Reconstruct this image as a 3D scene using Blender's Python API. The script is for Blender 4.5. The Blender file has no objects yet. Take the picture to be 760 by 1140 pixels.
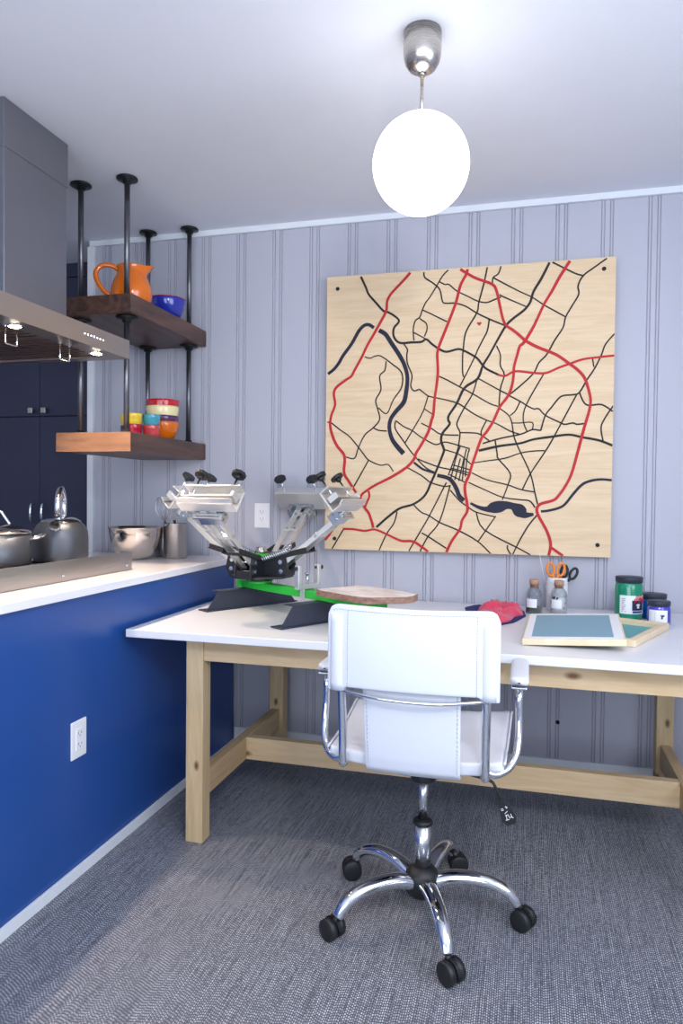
GLOBE_E=4.5; E_WR=48; E_WF=70; E_H=34; E_P=0; E_L2=62; EXPO=0.04
import bpy, bmesh, math, random
from mathutils import Vector, Matrix, noise
random.seed(7)
PI=math.pi
SC=bpy.context.scene
COL=SC.collection

# ------------------------------------------------------------------ mesh builder
class MB:
    def __init__(s): s.v=[]; s.f=[]; s.sm=[]
    def add(s,vs,fs,smooth=False,M=None):
        o=len(s.v)
        for p in vs:
            p=Vector(p)
            s.v.append(tuple(M@p) if M is not None else tuple(p))
        for f in fs: s.f.append([i+o for i in f]); s.sm.append(smooth)
        return s
    def box(s,x0,x1,y0,y1,z0,z1,M=None):
        vs=[(x0,y0,z0),(x1,y0,z0),(x1,y1,z0),(x0,y1,z0),(x0,y0,z1),(x1,y0,z1),(x1,y1,z1),(x0,y1,z1)]
        return s.add(vs,[(0,3,2,1),(4,5,6,7),(0,1,5,4),(1,2,6,5),(2,3,7,6),(3,0,4,7)],False,M)
    def prism(s,pts,z0,z1,M=None,smooth=False):
        n=len(pts)
        a=sum(pts[i][0]*pts[(i+1)%n][1]-pts[(i+1)%n][0]*pts[i][1] for i in range(n))
        if a<0: pts=pts[::-1]
        vs=[(x,y,z0) for x,y in pts]+[(x,y,z1) for x,y in pts]
        o=len(s.v); s.add(vs,[],False,M)
        s.f.append([o+i for i in range(n)][::-1]); s.sm.append(False)
        s.f.append([o+n+i for i in range(n)]); s.sm.append(False)
        for i in range(n):
            j=(i+1)%n; s.f.append([o+i,o+j,o+n+j,o+n+i]); s.sm.append(smooth)
        return s
    def lathe(s,prof,n=32,M=None,smooth=True,caps=True):
        # prof: list of (r,z)
        vs=[];fs=[]
        for r,z in prof:
            for k in range(n):
                a=2*PI*k/n; vs.append((r*math.cos(a),r*math.sin(a),z))
        for i in range(len(prof)-1):
            for k in range(n):
                k2=(k+1)%n
                fs.append((i*n+k,i*n+k2,(i+1)*n+k2,(i+1)*n+k))
        o=len(s.v)
        s.add(vs,fs,smooth,M)
        if caps:
            if prof[0][0]>1e-5: s.f.append([o+k for k in range(n)][::-1]); s.sm.append(False)
            if prof[-1][0]>1e-5: s.f.append([o+(len(prof)-1)*n+k for k in range(n)]); s.sm.append(False)
        return s
    def cyl(s,p0,p1,r,n=16,r1=None,smooth=True):
        p0=Vector(p0);p1=Vector(p1);d=p1-p0;L=d.length
        q=d.to_track_quat('Z','Y').to_matrix().to_4x4()
        M=Matrix.Translation(p0)@q
        return s.lathe([(r,0),(r if r1 is None else r1,L)],n,M,smooth)
    def tube(s,pts,r,n=12,closed=False,rs=None,flat=1.0,up=None):
        P=[Vector(p) for p in pts]; m=len(P); vs=[];fs=[]
        prev=None
        for i in range(m):
            if closed: t=P[(i+1)%m]-P[i-1]
            else: t=P[min(i+1,m-1)]-P[max(i-1,0)]
            t.normalize()
            if prev is None:
                a=Vector(up) if up else (Vector((0,0,1)) if abs(t.z)<.9 else Vector((1,0,0)))
                nn=(a-t*a.dot(t)).normalized()
            else: nn=(prev-t*prev.dot(t)).normalized()
            prev=nn; b=t.cross(nn)
            rr=rs[i] if rs else r
            for k in range(n):
                an=2*PI*k/n
                vs.append(P[i]+nn*(math.cos(an)*rr*flat)+b*(math.sin(an)*rr))
        for i in range(m if closed else m-1):
            for k in range(n):
                k2=(k+1)%n; j=(i+1)%m
                fs.append((i*n+k,i*n+k2,j*n+k2,j*n+k))
        o=len(s.v); s.add(vs,fs,True)
        if not closed:
            s.f.append([o+k for k in range(n)][::-1]); s.sm.append(False)
            s.f.append([o+(m-1)*n+k for k in range(n)]); s.sm.append(False)
        return s
    def sphere(s,c,r,n=24,m=14,sc=(1,1,1)):
        prof=[(max(r*math.sin(PI*i/m),1e-6),-r*math.cos(PI*i/m)) for i in range(m+1)]
        M=Matrix.Translation(Vector(c))@Matrix.Diagonal((sc[0],sc[1],sc[2],1))
        return s.lathe(prof,n,M,True,False)
    def grid(s,fn,nu,nv,th=0.0,M=None,smooth=True):
        # fn(u,v)->Vector ; optional thickness along normal
        P=[[Vector(fn(i/nu,j/nv)) for j in range(nv+1)] for i in range(nu+1)]
        N=[[None]*(nv+1) for _ in range(nu+1)]
        for i in range(nu+1):
            for j in range(nv+1):
                a=P[min(i+1,nu)][j]-P[max(i-1,0)][j]; b=P[i][min(j+1,nv)]-P[i][max(j-1,0)]
                n=a.cross(b); N[i][j]=n.normalized() if n.length>1e-12 else Vector((0,0,1))
        W=nv+1; vs=[P[i][j]+N[i][j]*th/2 for i in range(nu+1) for j in range(nv+1)]
        fs=[(i*W+j,(i+1)*W+j,(i+1)*W+j+1,i*W+j+1) for i in range(nu) for j in range(nv)]
        if th>0:
            o=len(vs)
            vs+=[P[i][j]-N[i][j]*th/2 for i in range(nu+1) for j in range(nv+1)]
            fs+=[(o+i*W+j,o+i*W+j+1,o+(i+1)*W+j+1,o+(i+1)*W+j) for i in range(nu) for j in range(nv)]
            for i in range(nu):
                fs.append((i*W,o+i*W,o+(i+1)*W,(i+1)*W))
                fs.append((i*W+nv,(i+1)*W+nv,o+(i+1)*W+nv,o+i*W+nv))
            for j in range(nv):
                fs.append((j,j+1,o+j+1,o+j)); e=nu*W
                fs.append((e+j,o+e+j,o+e+j+1,e+j+1))
        return s.add(vs,fs,smooth,M)
    def build(s,name,mat,parent=None,bevel=0,seg=2,sub=0,loc=None,rot=None,autosmooth=True):
        me=bpy.data.meshes.new(name)
        me.from_pydata([tuple(v) for v in s.v],[],s.f)
        for p,q in zip(me.polygons,s.sm): p.use_smooth=q
        me.materials.append(mat)
        o=bpy.data.objects.new(name,me); COL.objects.link(o)
        if parent: o.parent=parent
        if loc: o.location=loc
        if rot: o.rotation_euler=rot
        if bevel:
            b=o.modifiers.new('bevel','BEVEL'); b.width=bevel; b.segments=seg; b.limit_method='ANGLE'; b.angle_limit=math.radians(40)
            b.harden_normals=False
        if sub:
            b=o.modifiers.new('sub','SUBSURF'); b.levels=sub; b.render_levels=sub
        return o

def tag(o,label=None,cat=None,group=None,kind=None):
    if label: o['label']=label
    if cat: o['category']=cat
    if group: o['group']=group
    if kind: o['kind']=kind
    return o
def empty(name,loc=(0,0,0),rz=0,label=None,cat=None,group=None,parent=None):
    o=bpy.data.objects.new(name,None); COL.objects.link(o); o.location=loc; o.rotation_euler=(0,0,rz); o.empty_display_size=.05
    if parent: o.parent=parent
    return tag(o,label,cat,group)
def copy_tree(o,parent=None):
    c=o.copy(); COL.objects.link(c)
    if parent: c.parent=parent; c.matrix_parent_inverse=o.matrix_parent_inverse.copy()
    for ch in list(o.children): copy_tree(ch,c)
    return c
def rotM(axis,deg,at=(0,0,0)):
    return Matrix.Translation(Vector(at))@Matrix.Rotation(math.radians(deg),4,axis)
def catmull(pts,n=6,closed=False):
    P=[Vector(p) for p in pts]; m=len(P); out=[]
    rng=range(m if closed else m-1)
    for i in rng:
        if closed: a,b,c,d=P[i-1],P[i],P[(i+1)%m],P[(i+2)%m]
        else: a,b,c,d=P[max(i-1,0)],P[i],P[i+1],P[min(i+2,m-1)]
        for k in range(n):
            t=k/n
            out.append(.5*((2*b)+(c-a)*t+(2*a-5*b+4*c-d)*t*t+(-a+3*b-3*c+d)*t**3))
    if not closed: out.append(P[-1])
    return out

# ------------------------------------------------------------------ materials
def srgb(*c):
    if len(c)==1: c=c[0]
    return tuple(((x/255)/12.92 if x/255<=.04045 else (((x/255)+.055)/1.055)**2.4) for x in c)+(1,)
def new(name):
    m=bpy.data.materials.new(name); m.use_nodes=True
    nt=m.node_tree; b=nt.nodes['Principled BSDF']
    return m,nt,b
def N(nt,t,**k):
    n=nt.nodes.new(t)
    for a,v in k.items():
        if a in n.inputs: n.inputs[a].default_value=v
        else: setattr(n,a,v)
    return n
def setp(b,col=None,rough=None,metal=None,spec=None,coat=None,trans=None,ior=None,emis=None,es=None,sheen=None):
    for k,v in (('Base Color',col),('Roughness',rough),('Metallic',metal),('Specular IOR Level',spec),('Coat Weight',coat),('Transmission Weight',trans),('IOR',ior),('Emission Color',emis),('Emission Strength',es),('Sheen Weight',sheen)):
        if v is not None: b.inputs[k].default_value=v
def plain(name,col,rough=.5,metal=0,noise_amt=.04,nscale=12,bump=0,bscale=300,**k):
    m,nt,b=new(name); setp(b,srgb(col),rough,metal,**k)
    tc=N(nt,'ShaderNodeTexCoord'); no=N(nt,'ShaderNodeTexNoise'); no.inputs['Scale'].default_value=nscale; no.inputs['Detail'].default_value=4
    nt.links.new(tc.outputs['Object'],no.inputs['Vector'])
    mx=N(nt,'ShaderNodeMix',data_type='RGBA'); c=srgb(col)
    mx.inputs['A'].default_value=tuple(x*(1-noise_amt) for x in c[:3])+(1,)
    mx.inputs['B'].default_value=tuple(min(1,x*(1+noise_amt)) for x in c[:3])+(1,)
    nt.links.new(no.outputs['Fac'],mx.inputs['Factor']); nt.links.new(mx.outputs['Result'],b.inputs['Base Color'])
    if bump:
        n2=N(nt,'ShaderNodeTexNoise'); n2.inputs['Scale'].default_value=bscale; n2.inputs['Detail'].default_value=3
        nt.links.new(tc.outputs['Object'],n2.inputs['Vector'])
        bp=N(nt,'ShaderNodeBump'); bp.inputs['Strength'].default_value=bump; bp.inputs['Distance'].default_value=.002
        nt.links.new(n2.outputs['Fac'],bp.inputs['Height']); nt.links.new(bp.outputs['Normal'],b.inputs['Normal'])
    return m
def brushed(name,col,rough=.3,stretch=(1,1,60),amt=.12,scale=8):
    m,nt,b=new(name); setp(b,srgb(col),rough,1)
    tc=N(nt,'ShaderNodeTexCoord'); mp=N(nt,'ShaderNodeMapping'); mp.inputs['Scale'].default_value=stretch
    no=N(nt,'ShaderNodeTexNoise'); no.inputs['Scale'].default_value=scale; no.inputs['Detail'].default_value=5
    nt.links.new(tc.outputs['Object'],mp.inputs['Vector']); nt.links.new(mp.outputs['Vector'],no.inputs['Vector'])
    mr=N(nt,'ShaderNodeMapRange'); mr.inputs['To Min'].default_value=rough-amt; mr.inputs['To Max'].default_value=rough+amt
    nt.links.new(no.outputs['Fac'],mr.inputs['Value']); nt.links.new(mr.outputs['Result'],b.inputs['Roughness'])
    bp=N(nt,'ShaderNodeBump'); bp.inputs['Strength'].default_value=.08; bp.inputs['Distance'].default_value=.001
    nt.links.new(no.outputs['Fac'],bp.inputs['Height']); nt.links.new(bp.outputs['Normal'],b.inputs['Normal'])
    return m
def wood(name,c1,c2,stretch,scale=3,rough=.5,knots=None,fine=.35,dist=2.0,coat=0):
    m,nt,b=new(name); setp(b,srgb(c1),rough,coat=coat)
    tc=N(nt,'ShaderNodeTexCoord'); mp=N(nt,'ShaderNodeMapping'); mp.inputs['Scale'].default_value=stretch
    nt.links.new(tc.outputs['Object'],mp.inputs['Vector'])
    n1=N(nt,'ShaderNodeTexNoise'); n1.inputs['Scale'].default_value=scale; n1.inputs['Detail'].default_value=6; n1.inputs['Distortion'].default_value=dist
    n2=N(nt,'ShaderNodeTexNoise'); n2.inputs['Scale'].default_value=scale*7; n2.inputs['Detail'].default_value=8
    for n in (n1,n2): nt.links.new(mp.outputs['Vector'],n.inputs['Vector'])
    cr=N(nt,'ShaderNodeValToRGB'); cr.color_ramp.elements[0].position=.32; cr.color_ramp.elements[1].position=.68
    cr.color_ramp.elements[0].color=srgb(c2); cr.color_ramp.elements[1].color=srgb(c1)
    mx=N(nt,'ShaderNodeMath',operation='ADD'); mu=N(nt,'ShaderNodeMath',operation='MULTIPLY'); mu.inputs[1].default_value=fine
    su=N(nt,'ShaderNodeMath',operation='SUBTRACT'); su.inputs[1].default_value=.5
    nt.links.new(n2.outputs['Fac'],su.inputs[0]); nt.links.new(su.outputs[0],mu.inputs[0])
    nt.links.new(n1.outputs['Fac'],mx.inputs[0]); nt.links.new(mu.outputs[0],mx.inputs[1]); nt.links.new(mx.outputs[0],cr.inputs['Fac'])
    last=cr.outputs['Color']
    if knots:
        vo=N(nt,'ShaderNodeTexVoronoi',voronoi_dimensions='2D'); vo.inputs['Scale'].default_value=knots[0]
        mp2=N(nt,'ShaderNodeMapping'); mp2.inputs['Scale'].default_value=knots[2]; mp2.inputs['Rotation'].default_value=(PI/2,0,0)
        nt.links.new(tc.outputs['Object'],mp2.inputs['Vector']); nt.links.new(mp2.outputs['Vector'],vo.inputs['Vector'])
        r2=N(nt,'ShaderNodeValToRGB'); r2.color_ramp.elements[0].position=.035; r2.color_ramp.elements[1].position=.11
        r2.color_ramp.elements[0].color=(1,1,1,1); r2.color_ramp.elements[1].color=(0,0,0,1)
        nt.links.new(vo.outputs['Distance'],r2.inputs['Fac'])
        mk=N(nt,'ShaderNodeMix',data_type='RGBA'); nt.links.new(r2.outputs['Color'],mk.inputs['Factor'])
        nt.links.new(last,mk.inputs['A']); mk.inputs['B'].default_value=srgb(knots[1]); last=mk.outputs['Result']
    nt.links.new(last,b.inputs['Base Color'])
    return m

M={}
M['ceil']=plain('ceiling_paint',(226,228,236),.85,bump=.25,bscale=90,noise_amt=.02)
M['wall']=plain('lavender_wall_paint',(181,182,194),.5,noise_amt=.02,nscale=3)
M['white_trim']=plain('white_trim_paint',(226,230,236),.45,noise_amt=.02)
M['room_wall']=plain('pale_room_paint',(214,218,228),.8)
M['blue']=plain('satin_blue_paint',(34,76,146),.3,noise_amt=.05,nscale=3)
M['navy']=plain('navy_cabinet_paint',(50,52,76),.42,noise_amt=.04)
M['counter']=plain('white_quartz',(238,236,240),.12,noise_amt=.02,nscale=40)
M['tabletop']=plain('white_table_laminate',(226,227,231),.28,noise_amt=.015)
M['chrome']=plain('chrome',(232,234,238),.06,1,noise_amt=.01)
M['steel_s']=plain('polished_steel',(205,200,196),.14,1,noise_amt=.03)
M['steel']=brushed('brushed_steel',(176,172,172),.32,(1,40,1))
M['steel_v']=plain('satin_steel_hood',(146,146,153),.36,.95,noise_amt=.1,nscale=3)
M['hood_lip']=plain('satin_steel_canopy',(180,172,166),.33,.95,noise_amt=.05,nscale=5)
M['nickel']=brushed('brushed_nickel',(190,184,176),.28,(1,1,30))
M['alu']=plain('cast_aluminium',(226,225,223),.42,.8,noise_amt=.04)
M['satin']=plain('satin_chrome',(206,208,212),.24,1,noise_amt=.01)
M['zinc']=plain('zinc_plated_bolt',(200,206,212),.25,1)
M['pipe']=plain('black_iron_pipe',(112,114,120),.36,.9,noise_amt=.2,nscale=30)
M['pipe_dark']=plain('black_iron_flange',(40,44,46),.4,.7,noise_amt=.1)
M['black']=plain('black_powder_coat',(28,29,33),.42)
M['black_plastic']=plain('black_plastic',(24,25,28),.5)
M['footmetal']=plain('charcoal_powder_coat',(48,53,68),.45,bump=.1)
M['green']=plain('green_powder_coat',(44,186,60),.35)
M['leather']=plain('white_leatherette',(212,215,224),.45,noise_amt=.01,bump=.08,bscale=500)
M['thread']=plain('pale_grey_thread',(168,174,188),.7)
M['anod']=plain('hard_anodised_grey',(84,88,96),.42,.75)
M['pine']=wood('pine_lumber',(198,172,128),(180,150,106),(1,1,1),3,.55)
M['orange']=plain('orange_glaze',(226,112,14),.12,coat=.5)
M['cobalt']=plain('cobalt_glaze',(32,48,160),.12,coat=.5)
M['redg']=plain('red_glaze',(196,30,44),.14,coat=.4)
M['crim']=plain('crimson_glaze',(176,12,48),.14,coat=.4)
M['yell']=plain('yellow_glaze',(238,206,58),.14,coat=.4)
M['cream']=plain('cream_glaze',(240,226,170),.16,coat=.4)
M['teal']=plain('turquoise_glaze',(70,160,178),.14,coat=.4)
M['coral']=plain('coral_glaze',(208,72,74),.14,coat=.4)
M['purp']=plain('purple_glaze',(88,44,92),.14,coat=.4)
M['outlet']=plain('white_outlet_plastic',(236,236,240),.35,noise_amt=.01)
M['slot']=plain('outlet_slot_grey',(120,122,130),.5)
M['road']=plain('black_road_paint',(30,25,25),.7,noise_amt=.3,nscale=60)
M['redroad']=plain('red_road_paint',(186,24,34),.65,noise_amt=.2,nscale=25)
M['river']=plain('dark_blue_river_paint',(12,15,44),.65,noise_amt=.5,nscale=14)
M['mesh']=plain('blue_screen_mesh',(122,162,182),.5,noise_amt=.05,nscale=20,bump=.2,bscale=900)
M['mesh_teal']=plain('teal_screen_mesh',(96,170,176),.5)
M['tape']=plain('white_screen_tape',(236,236,238),.5)
M['screenwood']=wood('pale_screen_frame_wood',(232,214,184),(218,196,160),(2,2,2),3,.55)
M['lid']=plain('charcoal_lid',(46,50,66),.45)
M['label']=plain('paper_label',(232,234,240),.6)
M['ink']=plain('printed_ink_grey',(120,124,138),.6)
M['inkdark']=plain('printed_ink_navy',(36,36,66),.6)
M['inkred']=plain('printed_ink_red',(206,40,62),.6)
M['greenink']=plain('green_ink',(12,136,102),.15,coat=.6)
M['blueink']=plain('blue_ink',(20,84,170),.15,coat=.6)
M['violetink']=plain('violet_ink',(70,66,180),.15,coat=.6)
M['cork']=plain('cork',(182,142,112),.8,noise_amt=.25,nscale=120)
M['porcelain']=plain('white_porcelain',(236,234,236),.25)
M['scis']=plain('orange_scissor_plastic',(240,138,50),.35)
M['cloth']=plain('pink_red_fabric',(214,62,94),.9,bump=.2,bscale=700,sheen=.3)
M['clothnavy']=plain('navy_fabric_trim',(42,44,104),.9)
M['sand']=plain('white_filling',(236,236,236),.8)
M['moss']=plain('mossy_filling',(70,86,48),.9,noise_amt=.5,nscale=90)
M['hole']=plain('dark_hole',(10,10,12),.9)
M['cutblack']=plain('filter_dark_steel',(96,86,80),.35,.9)
M['filter']=plain('filter_bar_steel',(176,150,132),.3,1)
M['walnut']=wood('walnut_slab',(100,70,58),(58,42,38),(6,.55,6),2.2,.42,fine=.4)
M['walnut_light']=wood('oiled_walnut_end',(132,96,72),(100,71,54),(.7,5,5),3,.45)
M['table_long']=wood('pine_board_lengthwise',(216,190,152),(200,170,128),(.6,6,6),3,.55,knots=(5,(122,84,52),(.7,0,1.5)))
M['table_leg']=wood('pine_post',(212,188,148),(194,166,124),(7,7,.6),3,.55,knots=(6,(112,78,48),(1.5,1.2,.8)))
M['table_side']=wood('pine_board_crosswise',(206,178,138),(188,156,114),(6,.6,6),3,.55)
M['ply']=wood('birch_plywood',(229,203,168),(218,189,150),(.6,3,9),2.6,.55,fine=.6,dist=1.5)
M['platen']=wood('worn_laminate_platen',(240,234,230),(216,200,190),(2,2,2),4,.5,fine=.5)
M['platen_edge']=wood('chipboard_edge',(160,126,108),(120,88,74),(3,3,9),6,.7)
def glassm(name,col=(1,1,1,1),rough=0):
    m,nt,b=new(name); setp(b,col,rough,0,trans=1,ior=1.45); return m
M['glass']=glassm('clear_glass',(.97,.98,1,1))
def thinglass(name):
    m=bpy.data.materials.new(name); m.use_nodes=True; nt=m.node_tree; nt.nodes.clear()
    o=nt.nodes.new('ShaderNodeOutputMaterial'); mx=nt.nodes.new('ShaderNodeMixShader'); t=nt.nodes.new('ShaderNodeBsdfTransparent'); g=nt.nodes.new('ShaderNodeBsdfGlossy')
    t.inputs[0].default_value=(.93,.95,.96,1); g.inputs['Roughness'].default_value=.03
    l=nt.nodes.new('ShaderNodeLayerWeight'); l.inputs[0].default_value=.22
    nt.links.new(l.outputs['Facing'],mx.inputs[0]); nt.links.new(t.outputs[0],mx.inputs[1]); nt.links.new(g.outputs[0],mx.inputs[2]); nt.links.new(mx.outputs[0],o.inputs[0])
    return m
M['bottle']=thinglass('thin_clear_glass')
def emit(name,col,s):
    m,nt,b=new(name); setp(b,(0.8,0.8,0.8,1),.4,emis=col,es=s); return m
M['globe']=emit('lit_opal_globe',(1,.97,.93,1),GLOBE_E)
M['halogen']=emit('lit_halogen',(1,.82,.62,1),60)
M['led_w']=emit('white_led',(.9,.95,1,1),4)
M['led_b']=emit('blue_led',(.2,.25,1,1),5)
# woven vinyl floor
def floor_mat():
    m,nt,b=new('woven_grey_vinyl'); L=nt.links
    tc=N(nt,'ShaderNodeTexCoord'); sp=N(nt,'ShaderNodeSeparateXYZ'); L.new(tc.outputs['Object'],sp.inputs[0])
    def mth(op,a,bb=None,c=None):
        n=N(nt,'ShaderNodeMath',operation=op)
        for i,x in enumerate((a,bb,c)):
            if x is None: continue
            if isinstance(x,(int,float)): n.inputs[i].default_value=x
            else: L.new(x,n.inputs[i])
        return n.outputs[0]
    px,py=.0052,.0088
    cx=mth('DIVIDE',sp.outputs['X'],px); cy=mth('DIVIDE',sp.outputs['Y'],py)
    # half-offset rows
    wn=N(nt,'ShaderNodeTexWhiteNoise',noise_dimensions='1D'); L.new(mth('FLOOR',cx),wn.inputs['W']); cx2=cx
    cy=mth('ADD',cy,wn.outputs['Value'])
    wn2=N(nt,'ShaderNodeTexWhiteNoise',noise_dimensions='2D'); cb=N(nt,'ShaderNodeCombineXYZ'); L.new(mth('FLOOR',cx),cb.inputs[0]); L.new(mth('FLOOR',cy),cb.inputs[1]); L.new(cb.outputs[0],wn2.inputs['Vector'])
    fx=mth('ABSOLUTE',mth('SUBTRACT',mth('FRACT',cx2),.5)); fy=mth('ABSOLUTE',mth('SUBTRACT',mth('FRACT',cy),.5))
    d=mth('MAXIMUM',mth('MULTIPLY',fx,2.0),mth('MULTIPLY',fy,2.0))
    mr=N(nt,'ShaderNodeMapRange'); mr.inputs['From Min'].default_value=.45; mr.inputs['From Max'].default_value=.8; mr.inputs['To Min'].default_value=1; mr.inputs['To Max'].default_value=0
    L.new(d,mr.inputs['Value'])
    mp=N(nt,'ShaderNodeMapping'); mp.inputs['Scale'].default_value=(300,5,1); L.new(tc.outputs['Object'],mp.inputs['Vector'])
    n1=N(nt,'ShaderNodeTexNoise'); n1.inputs['Scale'].default_value=1; n1.inputs['Detail'].default_value=3; L.new(mp.outputs['Vector'],n1.inputs['Vector'])
    mp2=N(nt,'ShaderNodeMapping'); mp2.inputs['Scale'].default_value=(60,60,1); L.new(tc.outputs['Object'],mp2.inputs['Vector'])
    n2=N(nt,'ShaderNodeTexNoise'); n2.inputs['Scale'].default_value=1; n2.inputs['Detail'].default_value=2; L.new(mp2.outputs['Vector'],n2.inputs['Vector'])
    cr=N(nt,'ShaderNodeValToRGB'); e=cr.color_ramp.elements
    e[0].position=.36; e[0].position=.3; e[0].color=srgb(98,101,110); e[1].position=.66; e[1].position=.7; e[1].color=srgb(212,215,222)
    L.new(mth('ADD',mth('MULTIPLY',n1.outputs['Fac'],.8),mth('MULTIPLY',wn2.outputs['Value'],.2)),cr.inputs['Fac'])
    mx=N(nt,'ShaderNodeMix',data_type='RGBA'); mx.inputs['A'].default_value=srgb(64,67,78)
    L.new(cr.outputs['Color'],mx.inputs['B']); L.new(mr.outputs['Result'],mx.inputs['Factor'])
    mx2=N(nt,'ShaderNodeMix',data_type='RGBA',blend_type='MULTIPLY'); mx2.inputs['Factor'].default_value=.35
    L.new(mx.outputs['Result'],mx2.inputs['A']); L.new(n2.outputs['Color'],mx2.inputs['B'])
    L.new(mx.outputs['Result'],b.inputs['Base Color'])
    setp(b,rough=.55)
    bp=N(nt,'ShaderNodeBump'); bp.inputs['Strength'].default_value=.5; bp.inputs['Distance'].default_value=.001
    L.new(mr.outputs['Result'],bp.inputs['Height']); L.new(bp.outputs['Normal'],b.inputs['Normal'])
    return m
M['floor']=floor_mat()
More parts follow.
